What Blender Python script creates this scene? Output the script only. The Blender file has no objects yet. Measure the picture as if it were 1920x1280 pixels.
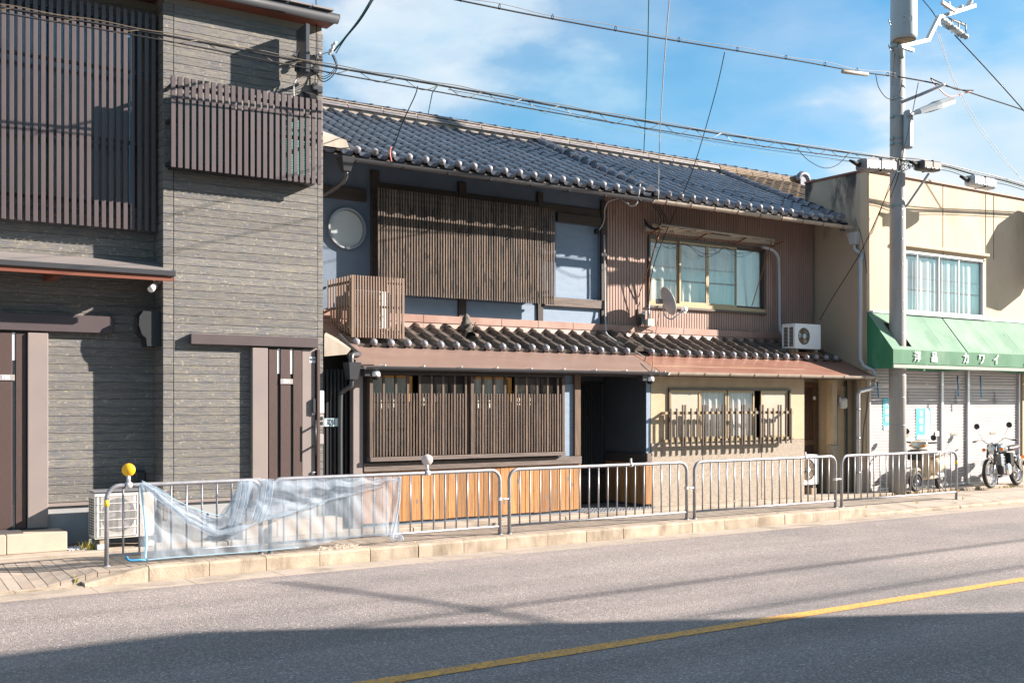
import bpy, math, random
from math import sin, cos, pi, radians as R, sqrt, atan2
from mathutils import Vector, Matrix, noise as mnoise
random.seed(7)
S = bpy.context.scene
COL = S.collection
# ------------------------------------------------------------------ camera
F_, TH = 2035.0, R(33.8)
CZ = 1.63
cam = bpy.data.cameras.new('camera'); co = bpy.data.objects.new('camera', cam); COL.objects.link(co)
co.location = (0, 0, CZ); co.rotation_euler = (R(90), 0, -TH)
cam.sensor_width = 36; cam.lens = F_ / 1920 * 36; cam.shift_y = 115 / 1920; cam.clip_start = .1; cam.clip_end = 3000
S.camera = co
# ------------------------------------------------------------------ world
SUN = Vector((1.95, -1.0, 1.0)).normalized()          # towards the sun
elev = math.asin(SUN.z); azi = atan2(SUN.x, SUN.y)
W = bpy.data.worlds.new('World'); S.world = W; W.use_nodes = True
nt = W.node_tree; N = nt.nodes; L = nt.links; N.clear()
wo = N.new('ShaderNodeOutputWorld'); bg = N.new('ShaderNodeBackground'); bg.inputs[1].default_value = .05
sky = N.new('ShaderNodeTexSky'); sky.sky_type = 'NISHITA'; sky.sun_disc = False
sky.sun_elevation = elev; sky.sun_rotation = azi; sky.altitude = 50; sky.air_density = 1.0; sky.dust_density = .6; sky.ozone_density = 3.0
tc = N.new('ShaderNodeTexCoord')
tint = N.new('ShaderNodeMix'); tint.data_type = 'RGBA'; tint.blend_type = 'MULTIPLY'; tint.inputs[0].default_value = 1
tint.inputs[7].default_value = (.49, 1.02, 1.12, 1)
L.new(sky.outputs[0], tint.inputs[6])
mp = N.new('ShaderNodeMapping'); mp.inputs['Scale'].default_value = (1, 1, 2.3); mp.inputs['Location'].default_value = (4.6, 1.9, 5.1)
L.new(tc.outputs['Generated'], mp.inputs[0])
n1 = N.new('ShaderNodeTexNoise'); n1.inputs['Scale'].default_value = 2.6; n1.inputs['Detail'].default_value = 9; n1.inputs['Roughness'].default_value = .52
L.new(mp.outputs[0], n1.inputs[0])
cr = N.new('ShaderNodeValToRGB'); cr.color_ramp.elements[0].position = .35; cr.color_ramp.elements[1].position = .58
cr.color_ramp.elements[0].color = (.0, .0, .0, 1); cr.color_ramp.elements[1].color = (.9, .9, .9, 1)
cr.color_ramp.elements.new(.50).color = (.32, .32, .32, 1); cr.color_ramp.elements.new(.545).color = (.72, .72, .72, 1)
L.new(n1.outputs[0], cr.inputs[0])
mxw = N.new('ShaderNodeMix'); mxw.data_type = 'RGBA'; 
n2 = N.new('ShaderNodeTexNoise'); n2.inputs['Scale'].default_value = 3.4; n2.inputs['Detail'].default_value = 7; L.new(mp.outputs[0], n2.inputs[0])
cc = N.new('ShaderNodeMix'); cc.data_type = 'RGBA'; cc.inputs[6].default_value = (2.9, 4.4, 5.5, 1); cc.inputs[7].default_value = (5.6, 5.8, 6.0, 1)
rr_ = N.new('ShaderNodeMapRange'); rr_.inputs[1].default_value = .38; rr_.inputs[2].default_value = .6; L.new(n2.outputs[0], rr_.inputs[0]); L.new(rr_.outputs[0], cc.inputs[0]); L.new(cc.outputs[2], mxw.inputs[7])
L.new(cr.outputs[0], mxw.inputs[0]); L.new(tint.outputs[2], mxw.inputs[6])
L.new(mxw.outputs[2], bg.inputs[0]); L.new(bg.outputs[0], wo.inputs[0])
sl = bpy.data.lights.new('sun', 'SUN'); sl.energy = 5.0; sl.angle = R(.55); sl.color = (1, .865, .75)
so = bpy.data.objects.new('sun', sl); COL.objects.link(so); so.rotation_euler = SUN.to_track_quat('Z', 'Y').to_euler()
S.view_settings.view_transform = 'Standard'; S.view_settings.look = 'None'; S.view_settings.gamma = 1
S.view_settings.exposure = 1.8
S.render.engine = 'CYCLES'
S.cycles.max_bounces = 8; S.cycles.diffuse_bounces = 2; S.cycles.transparent_max_bounces = 24

# ------------------------------------------------------------------ measured directions -> metres
ST, CT = sin(TH), cos(TH)
def _a(px): return (px - 960) / F_
def PX(px, Y): a = _a(px); return Y * (ST + a * CT) / (CT - a * ST)
def PZ(px, py, Y): return CZ + Y / (CT - _a(px) * ST) * (755 - py) / F_
def P(px, py, Y): return Vector((PX(px, Y), Y, PZ(px, py, Y)))

# ------------------------------------------------------------------ materials
MAT = {}
def mat(name, col, rough=.6, col2=None, nscale=6, stretch=(1, 1, 1), bump=0, bscale=60, bstretch=None, metal=0, rnd=.0,
        spec=.5, dirt=None, dscale=1.3, dpos=(.5, .7), coat=0, fine=None, detail=6, rpos=(.35, .65), trans=0, emis=None):
    m = bpy.data.materials.new(name); m.use_nodes = True; t = m.node_tree; n = t.nodes; l = t.links
    b = n['Principled BSDF']; MAT[name] = m
    b.inputs['Roughness'].default_value = rough; b.inputs['Metallic'].default_value = metal
    b.inputs['Specular IOR Level'].default_value = spec; b.inputs['Coat Weight'].default_value = coat
    g = n.new('ShaderNodeNewGeometry'); oi = n.new('ShaderNodeObjectInfo')
    off = n.new('ShaderNodeVectorMath'); off.operation = 'MULTIPLY_ADD'
    cmb = n.new('ShaderNodeCombineXYZ')
    for i in range(3): l.new(oi.outputs['Random'], cmb.inputs[i])
    off.inputs[1].default_value = (37, 23, 51) if rnd else (0, 0, 0)
    l.new(cmb.outputs[0], off.inputs[0]); l.new(g.outputs['Position'], off.inputs[2])
    pos = off.outputs[0]
    def noise(scale, st, det=6, rg=.55):
        mm = n.new('ShaderNodeMapping'); mm.inputs['Scale'].default_value = st; l.new(pos, mm.inputs[0])
        x = n.new('ShaderNodeTexNoise'); x.inputs['Scale'].default_value = scale; x.inputs['Detail'].default_value = det
        x.inputs['Roughness'].default_value = rg; l.new(mm.outputs[0], x.inputs[0]); return x.outputs[0]
    def ramp(s, a, bb):
        r = n.new('ShaderNodeMapRange'); r.inputs[1].default_value = a; r.inputs[2].default_value = bb; l.new(s, r.inputs[0]); return r.outputs[0]
    def mix(fac, A, B, mode='MIX'):
        x = n.new('ShaderNodeMix'); x.data_type = 'RGBA'; x.blend_type = mode
        for inp, v in ((0, fac), (6, A), (7, B)):
            if hasattr(v, 'default_value') or hasattr(v, 'is_linked'): l.new(v, x.inputs[inp])
            elif inp == 0: x.inputs[0].default_value = v
            else: x.inputs[inp].default_value = (*v, 1)
        return x.outputs[2]
    c = None
    if col2: c = mix(ramp(noise(nscale, stretch, detail), *rpos), col, col2)
    if fine: c = mix(ramp(noise(fine[0], (1, 1, 1), 2, .5), fine[2], fine[3]), c if c else col, fine[1])
    if dirt: c = mix(ramp(noise(dscale, (1, 1, .35), 8, .62), *dpos), c if c else col, dirt)
    if rnd:
        h = n.new('ShaderNodeHueSaturation'); r = n.new('ShaderNodeMapRange'); r.inputs[3].default_value = 1 - rnd; r.inputs[4].default_value = 1 + rnd
        l.new(oi.outputs['Random'], r.inputs[0]); l.new(r.outputs[0], h.inputs['Value'])
        if c: l.new(c, h.inputs['Color'])
        else: h.inputs['Color'].default_value = (*col, 1)
        c = h.outputs[0]
    if c: l.new(c, b.inputs['Base Color'])
    else: b.inputs['Base Color'].default_value = (*col, 1)
    if bump:
        bp = n.new('ShaderNodeBump'); bp.inputs['Strength'].default_value = bump; bp.inputs['Distance'].default_value = .01
        l.new(noise(bscale, bstretch or (1, 1, 1), 5), bp.inputs['Height']); l.new(bp.outputs[0], b.inputs['Normal'])
    if trans: b.inputs['Transmission Weight'].default_value = trans
    return m
def glassmat(name, tintc=(.96, .98, .98), refl=.05, rough=.02):
    m = bpy.data.materials.new(name); m.use_nodes = True; t = m.node_tree; n = t.nodes; l = t.links; n.clear()
    o = n.new('ShaderNodeOutputMaterial'); x = n.new('ShaderNodeMixShader'); tr = n.new('ShaderNodeBsdfTransparent'); gl = n.new('ShaderNodeBsdfGlossy')
    tr.inputs[0].default_value = (*tintc, 1); gl.inputs['Roughness'].default_value = rough
    fr = n.new('ShaderNodeLayerWeight'); fr.inputs[0].default_value = .25
    ma = n.new('ShaderNodeMath'); ma.operation = 'MULTIPLY_ADD'; ma.inputs[1].default_value = .4; ma.inputs[2].default_value = refl
    l.new(fr.outputs['Facing'], ma.inputs[0]); l.new(ma.outputs[0], x.inputs[0]); l.new(tr.outputs[0], x.inputs[1]); l.new(gl.outputs[0], x.inputs[2])
    if rough > .05:
        nz = n.new('ShaderNodeTexNoise'); nz.inputs['Scale'].default_value = 120; bp = n.new('ShaderNodeBump'); bp.inputs['Strength'].default_value = .4
        l.new(nz.outputs[0], bp.inputs['Height']); l.new(bp.outputs[0], gl.inputs['Normal'])
    l.new(x.outputs[0], o.inputs[0]); MAT[name] = m; return m
def netmat(name, lo, hi, col):
    m = bpy.data.materials.new(name); m.use_nodes = True; t = m.node_tree; n = t.nodes; l = t.links; n.clear()
    o = n.new('ShaderNodeOutputMaterial'); x = n.new('ShaderNodeMixShader'); tr = n.new('ShaderNodeBsdfTransparent')
    d = n.new('ShaderNodeBsdfDiffuse'); tl = n.new('ShaderNodeBsdfTranslucent'); a = n.new('ShaderNodeMixShader'); a.inputs[0].default_value = .45
    d.inputs[0].default_value = (*col, 1); tl.inputs[0].default_value = (*col, 1)
    g = n.new('ShaderNodeNewGeometry'); mm = n.new('ShaderNodeMapping'); mm.inputs['Scale'].default_value = (3.2, 2, .9); mm.inputs['Rotation'].default_value = (0, .6, 0)
    nz = n.new('ShaderNodeTexNoise'); nz.inputs['Scale'].default_value = 5.5; nz.inputs['Detail'].default_value = 10; nz.inputs['Roughness'].default_value = .65
    l.new(g.outputs['Position'], mm.inputs[0]); l.new(mm.outputs[0], nz.inputs[0])
    r = n.new('ShaderNodeMapRange'); r.inputs[1].default_value = .3; r.inputs[2].default_value = .7; r.inputs[3].default_value = lo; r.inputs[4].default_value = hi
    l.new(nz.outputs[0], r.inputs[0]); l.new(r.outputs[0], x.inputs[0]); l.new(d.outputs[0], a.inputs[1]); l.new(tl.outputs[0], a.inputs[2])
    l.new(tr.outputs[0], x.inputs[1]); l.new(a.outputs[0], x.inputs[2]); l.new(x.outputs[0], o.inputs[0]); MAT[name] = m

mat('asphalt', (.265, .235, .23), .8, (.20, .185, .185), .7, (.35, 1, 1), bump=1.0, bscale=95, fine=(62, (.5, .45, .41), .57, .7), spec=.25, dirt=(.16, .155, .16), dscale=.25, dpos=(.45, .75))
def asphalt_fix():
    m = MAT['asphalt']; t = m.node_tree; n = t.nodes; l = t.links; b = n['Principled BSDF']
    src = b.inputs['Base Color'].links[0].from_socket
    v = n.new('ShaderNodeTexVoronoi'); v.inputs['Scale'].default_value = 95; g = n.new('ShaderNodeNewGeometry'); l.new(g.outputs['Position'], v.inputs[0])
    r = n.new('ShaderNodeMapRange'); r.inputs[1].default_value = 0; r.inputs[2].default_value = 1; r.inputs[3].default_value = .68; r.inputs[4].default_value = 1.32
    sp = n.new('ShaderNodeSeparateColor'); l.new(v.outputs['Color'], sp.inputs[0]); l.new(sp.outputs[0], r.inputs[0])
    x = n.new('ShaderNodeMix'); x.data_type = 'RGBA'; x.blend_type = 'MULTIPLY'; x.inputs[0].default_value = 1
    l.new(src, x.inputs[6]); l.new(r.outputs[0], x.inputs[7]); l.new(x.outputs[2], b.inputs['Base Color'])
def asphalt_tracks():
    m = MAT['asphalt']; t = m.node_tree; n = t.nodes; l = t.links; b = n['Principled BSDF']
    src = b.inputs['Base Color'].links[0].from_socket
    g = n.new('ShaderNodeNewGeometry'); mm = n.new('ShaderNodeMapping'); mm.inputs['Scale'].default_value = (.05, 1.1, 1); l.new(g.outputs['Position'], mm.inputs[0])
    z = n.new('ShaderNodeTexNoise'); z.inputs['Scale'].default_value = 1.4; z.inputs['Detail'].default_value = 5; l.new(mm.outputs[0], z.inputs[0])
    r = n.new('ShaderNodeMapRange'); r.inputs[1].default_value = .35; r.inputs[2].default_value = .65; r.inputs[3].default_value = .86; r.inputs[4].default_value = 1.12; l.new(z.outputs[0], r.inputs[0])
    x = n.new('ShaderNodeMix'); x.data_type = 'RGBA'; x.blend_type = 'MULTIPLY'; x.inputs[0].default_value = 1
    l.new(src, x.inputs[6]); l.new(r.outputs[0], x.inputs[7]); l.new(x.outputs[2], b.inputs['Base Color'])
asphalt_fix(); asphalt_tracks()
mat('concrete', (.42, .355, .28), .85, (.31, .26, .195), 5, bump=.6, bscale=70, dirt=(.15, .12, .085), dscale=4, dpos=(.48, .72), rnd=.1)
mat('gutter_concrete', (.36, .31, .26), .85, (.28, .245, .21), 4, (.3, 1, 1), bump=.6, bscale=80, fine=(90, (.5, .44, .38), .55, .75), dirt=(.2, .17, .14), dscale=2.5)
mat('paver', (.36, .30, .25), .85, (.29, .26, .23), 9, bump=.4, bscale=90, rnd=.14, dirt=(.25, .21, .17), dscale=2)
mat('paver_joint', (.16, .14, .12), .9)
mat('plinth', (.37, .32, .26), .85, (.29, .25, .21), 4, bump=.4, bscale=60, dirt=(.2, .17, .13), dscale=2)
mat('yellow_paint', (.78, .39, .055), .65, (.58, .30, .07), 9, bump=.6, bscale=90, fine=(34, (.25, .2, .165), .54, .6))
mat('soil', (.2, .17, .12), .9)
mat('siding', (.185, .172, .14), .7, (.092, .10, .12), 5, (1.2, 1.2, 16), bump=.9, bscale=10, bstretch=(1.5, 1.5, 22), rnd=.13, fine=(28, (.27, .25, .21), .62, .72), detail=9)
mat('siding_trim', (.2, .18, .15), .6)
mat('brown_metal', (.078, .062, .067), .42, (.066, .053, .058), 3, spec=.5, rnd=.05)
mat('taupe_metal', (.235, .2, .19), .42, (.205, .18, .175), 2, spec=.5)
mat('door_brown', (.066, .04, .036), .5, (.05, .032, .03), 20, (6, 6, .6), bump=.15, bscale=40, bstretch=(8, 8, .3))
mat('dark_metal', (.022, .025, .029), .4)
mat('gutter_dark', (.045, .048, .055), .3, spec=.6)
mat('black_void', (.008, .009, .011), .8)  # near-black colour puts the darkness of unlit rooms into the backing sheets
mat('red_soffit', (.16, .05, .028), .5)
mat('roof_metal', (.21, .19, .185), .45, (.18, .17, .17), 2)
mat('foundation', (.30, .31, .32), .8, (.26, .27, .28), 5, bump=.2)
mat('step_tile', (.38, .32, .26), .7, (.44, .36, .28), 7, rnd=.06, dirt=(.45, .3, .16), dscale=4, dpos=(.62, .8))
mat('white_plastic', (.6, .6, .6), .4)
mat('white_bright', (.85, .86, .88), .3)
mat('ac_white', (.70, .67, .61), .45, (.62, .58, .52), 3, dirt=(.4, .34, .27), dscale=6, dpos=(.62, .85))
mat('ac_clean', (.68, .72, .75), .35)
mat('grille_dark', (.04, .038, .035), .6)
mat('fan_brown', (.12, .085, .04), .5)
mat('grille_cream', (.6, .55, .45), .5)
mat('tile_blue', (.06, .077, .112), .26, (.10, .12, .155), 7, spec=.8, coat=.35, rnd=.28, bump=.15, bscale=50)
mat('tile_brown', (.105, .088, .075), .4, (.075, .066, .062), 7, spec=.6, rnd=.2, bump=.2, bscale=50, dirt=(.2, .17, .13), dscale=5, dpos=(.55, .8))
mat('tile_ball', (.24, .235, .265), .32, (.17, .168, .19), 12, spec=.8, rnd=.18)  # paler than the tiles: highlights on the round bosses put into the colour
mat('tile_old', (.24, .17, .1), .7, (.12, .09, .07), 6, rnd=.25, bump=.4, bscale=40)
mat('ridge', (.20, .185, .195), .35, (.13, .13, .145), 8, rnd=.18, spec=.6, dirt=(.32, .27, .2), dscale=3, dpos=(.55, .75))
mat('ridge_cap', (.13, .145, .19), .3, (.08, .09, .12), 6, rnd=.2, spec=.7)
mat('mortar', (.34, .30, .26), .9, (.24, .21, .17), 10)
mat('lattice_wood', (.125, .084, .06), .75, (.058, .042, .036), 3.5, (14, 14, .8), bump=.5, bscale=25, bstretch=(6, 6, .4), rnd=.28, dirt=(.045, .035, .03), dscale=9, dpos=(.62, .68))
mat('screen_wood', (.155, .112, .082), .75, (.05, .04, .036), 3.2, (16, 16, .7), bump=.5, bscale=25, bstretch=(6, 6, .4), rnd=.35, dirt=(.03, .026, .024), dscale=8, dpos=(.56, .62))
mat('cage_wood', (.24, .17, .13), .7, (.18, .125, .095), 4, (12, 12, .8), rnd=.12)
mat('dark_beam', (.045, .034, .03), .7, (.03, .024, .022), 4, (.6, 8, 8), bump=.5, bscale=20, bstretch=(.3, 5, 5))
mat('worn_beam', (.15, .12, .105), .75, (.085, .068, .06), 4, (.8, 12, 12), bump=.5, bscale=25, bstretch=(.3, 6, 6), dirt=(.3, .2, .12), dscale=9, dpos=(.66, .72))
mat('post_brown', (.13, .075, .04), .7, (.07, .042, .025), 4, (14, 14, .7), bump=.5, bscale=25, bstretch=(6, 6, .3))
def woodboard():
    mat('wainscot', (.37, .185, .062), .65, (.22, .10, .03), 2.6, (16, 16, .8), bump=.4, bscale=18, bstretch=(7, 7, .35), rnd=.3, detail=8, dirt=(.2, .12, .06), dscale=3, dpos=(.58, .72))
    m = MAT['wainscot']; t = m.node_tree; n = t.nodes; l = t.links; b = n['Principled BSDF']
    src = b.inputs['Base Color'].links[0].from_socket
    g = n.new('ShaderNodeNewGeometry'); mm = n.new('ShaderNodeMapping'); mm.inputs['Scale'].default_value = (7.4, 7.4, 4.2); l.new(g.outputs['Position'], mm.inputs[0])
    v = n.new('ShaderNodeTexVoronoi'); v.inputs['Scale'].default_value = 1.0; l.new(mm.outputs[0], v.inputs[0])
    r = n.new('ShaderNodeMapRange'); r.inputs[1].default_value = .13; r.inputs[2].default_value = .19; r.inputs[3].default_value = 1; r.inputs[4].default_value = 0; l.new(v.outputs['Distance'], r.inputs[0])
    x = n.new('ShaderNodeMix'); x.data_type = 'RGBA'; x.inputs[7].default_value = (.17, .12, .10, 1)
    l.new(src, x.inputs[6]); l.new(r.outputs[0], x.inputs[0]); l.new(x.outputs[2], b.inputs['Base Color'])
woodboard()
mat('plaster_blue', (.12, .165, .225), .85, (.10, .14, .20), 3, bump=.35, bscale=14, bstretch=(1, 1, 1))
mat('panel_blue', (.19, .265, .36), .7, (.165, .235, .32), 3, (1, 1, 4), bump=.2, bscale=10)
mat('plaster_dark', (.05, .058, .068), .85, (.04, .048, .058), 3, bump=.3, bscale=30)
mat('flashing', (.34, .225, .185), .5, (.26, .15, .12), 3, spec=.4, dirt=(.17, .12, .1), dscale=4, dpos=(.62, .8))
mat('apron', (.205, .142, .12), .45, (.17, .118, .10), 2.5, (.6, 2, 2), spec=.5)
mat('apron_red', (.25, .135, .10), .36, (.20, .10, .075), 3, (.6, 2, 2), spec=.6)
mat('corrugated', (.35, .245, .205), .5, (.29, .20, .17), 2.5, (1, 1, .4), spec=.4, dirt=(.13, .09, .08), dscale=2.5, dpos=(.6, .8))
mat('gutter_beige', (.36, .32, .27), .45, (.30, .26, .21), 5, (2, .5, .5), dirt=(.25, .18, .12), dscale=5, dpos=(.6, .75))
mat('stucco', (.48, .385, .265), .9, (.42, .335, .225), 5, bump=.8, bscale=80, fine=(70, (.34, .26, .16), .6, .68), dirt=(.36, .29, .2), dscale=1.6, dpos=(.55, .8))
mat('pebble_wall', (.38, .335, .275), .9, (.30, .26, .215), 30, bump=1.0, bscale=110, fine=(85, (.2, .17, .14), .56, .66), dirt=(.28, .22, .15), dscale=2, dpos=(.6, .85))
mat('cream_wall', (.55, .445, .325), .85, (.50, .40, .285), 2, bump=.4, bscale=40, dirt=(.36, .27, .18), dscale=1.9, dpos=(.56, .84))
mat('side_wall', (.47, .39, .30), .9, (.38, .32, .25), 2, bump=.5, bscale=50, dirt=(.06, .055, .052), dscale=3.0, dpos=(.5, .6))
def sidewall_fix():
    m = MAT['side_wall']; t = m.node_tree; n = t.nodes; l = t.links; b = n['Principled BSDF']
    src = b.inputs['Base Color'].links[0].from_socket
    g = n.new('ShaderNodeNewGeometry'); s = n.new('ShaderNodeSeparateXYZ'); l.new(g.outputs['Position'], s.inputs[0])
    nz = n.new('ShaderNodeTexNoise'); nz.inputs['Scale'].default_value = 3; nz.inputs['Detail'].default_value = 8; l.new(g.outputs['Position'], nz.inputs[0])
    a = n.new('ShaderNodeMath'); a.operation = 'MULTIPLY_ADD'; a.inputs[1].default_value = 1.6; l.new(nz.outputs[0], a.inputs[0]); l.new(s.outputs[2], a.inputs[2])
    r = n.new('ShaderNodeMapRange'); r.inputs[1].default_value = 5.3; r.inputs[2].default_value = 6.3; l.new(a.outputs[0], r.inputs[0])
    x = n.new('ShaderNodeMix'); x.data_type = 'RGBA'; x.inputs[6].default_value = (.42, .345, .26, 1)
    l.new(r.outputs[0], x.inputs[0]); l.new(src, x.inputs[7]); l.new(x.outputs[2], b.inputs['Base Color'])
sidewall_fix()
mat('coping', (.2, .09, .06), .5)
mat('alu', (.62, .62, .64), .35, metal=.5)
mat('alu_bronze', (.33, .26, .16), .4, metal=.3)
mat('alu_brown', (.075, .055, .042), .45)
mat('curtain', (.60, .57, .56), .8, (.46, .44, .44), 3, (8, 8, .4))
mat('curtain_cool', (.58, .54, .46), .8, (.36, .36, .34), 2, (5, 5, .6), dirt=(.34, .28, .2), dscale=2, dpos=(.55, .7))
mat('frost_beige', (.42, .37, .30), .35, (.36, .32, .26), 4, bump=.3, bscale=90)
mat('frost_speck', (.30, .26, .2), .4, (.5, .45, .36), 45, bump=.6, bscale=90)
mat('shoji', (.78, .76, .68), .7, (.68, .70, .66), 3, (10, 10, .4))
mat('amber_wood', (.55, .26, .05), .5)
mat('awning_green', (.03, .19, .095), .55, (.04, .21, .11), 2.5, spec=.5, dirt=(.10, .33, .21), dscale=2)
mat('awning_faded', (.15, .255, .195), .75, (.12, .22, .16), 2.5, spec=.15, dirt=(.21, .30, .25), dscale=2, dpos=(.45, .7), fine=(9, (.06, .15, .10), .70, .74))
mat('awning_valance', (.075, .195, .12), .7, (.06, .165, .10), 2.5, spec=.2, dirt=(.12, .22, .155), dscale=4)
mat('valance_bar', (.26, .32, .27), .5, (.2, .27, .22), 3)
mat('shutter', (.50, .475, .48), .45, (.45, .43, .435), 2, (1, 1, 1), dirt=(.5, .46, .44), dscale=1.4, dpos=(.6, .85))
mat('steel', (.33, .34, .37), .45, (.25, .26, .29), 14, metal=.55, bump=.1, bscale=60, dirt=(.36, .33, .3), dscale=9, dpos=(.62, .75))
mat('steel_dark', (.3, .32, .35), .4, metal=.6)
mat('pole_concrete', (.34, .35, .355), .8, (.28, .29, .295), 3, (3, 3, .5), bump=.2, bscale=50, dirt=(.3, .27, .24), dscale=2)
mat('transformer_grey', (.30, .34, .36), .45, (.27, .31, .33), 2)
mat('band_teal', (.22, .3, .3), .5, metal=.3)
mat('lamp_glass', (.55, .45, .33), .3)
mat('cable_black', (.02, .022, .026), .7, spec=.15)
mat('cable_brown', (.10, .08, .055), .5)
mat('cable_teal', (.02, .16, .17), .5)
mat('cable_grey', (.4, .42, .43), .5)
mat('cable_red', (.55, .12, .08), .5)
mat('box_grey', (.22, .21, .22), .55, (.17, .165, .17), 6)
mat('box_dark', (.07, .066, .07), .6)
mat('rubber', (.018, .018, .02), .7)
mat('chrome', (.75, .76, .78), .12, metal=1)
mat('scooter_cream', (.50, .42, .30), .3, coat=.4)
mat('orange_lens', (.85, .22, .02), .2)
mat('black_seat', (.03, .03, .032), .45)
mat('bike_blue', (.10, .14, .17), .25, coat=.6)
mat('lens', (.55, .6, .6), .1, metal=.3)
mat('reflector_yellow', (.9, .45, .01), .4, (.95, .55, .02), 60, bump=.4, bscale=120)
mat('reflector_pale', (.6, .52, .5), .5)
mat('rope_blue', (.02, .19, .38), .6)
mat('tape_yellow', (.85, .55, .03), .5)
mat('poster_cyan', (.05, .62, .80), .5)
mat('poster_white', (.8, .82, .84), .5)
mat('notice', (.45, .62, .7), .5)
mat('ink', (.05, .06, .08), .6)
mat('ink_pale', (.3, .5, .62), .6)
mat('plate', (.42, .40, .40), .35, metal=.4)
mat('weed', (.46, .36, .07), .8, (.3, .3, .07), 20)
mat('weed_dry', (.5, .36, .14), .8)
mat('stone_white', (.72, .72, .74), .7, rnd=.1)
mat('straw', (.5, .42, .34), .8)
mat('ornament', (.045, .042, .04), .7, (.1, .085, .07), 14, bump=.7, bscale=50)
mat('teal_louver', (.06, .26, .27), .5)
mat('brick_opposite', (.35, .3, .26), .8)
mat('rag', (.45, .41, .33), .9)
mat('rust', (.28, .12, .05), .7, (.18, .07, .03), 10)
mat('pipe_white', (.42, .45, .48), .4, (.36, .39, .42), 3)
glassmat('glass'); glassmat('glass_round', (.9, .92, .92), .06, .06)
glassmat('glass_frost', (.75, .85, .9), .25, .25)
netmat('net', .38, .68, (.42, .51, .61)); netmat('net_fold', .22, .62, (.46, .55, .65)); netmat('net_edge', .75, .95, (.45, .68, .82))

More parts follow.
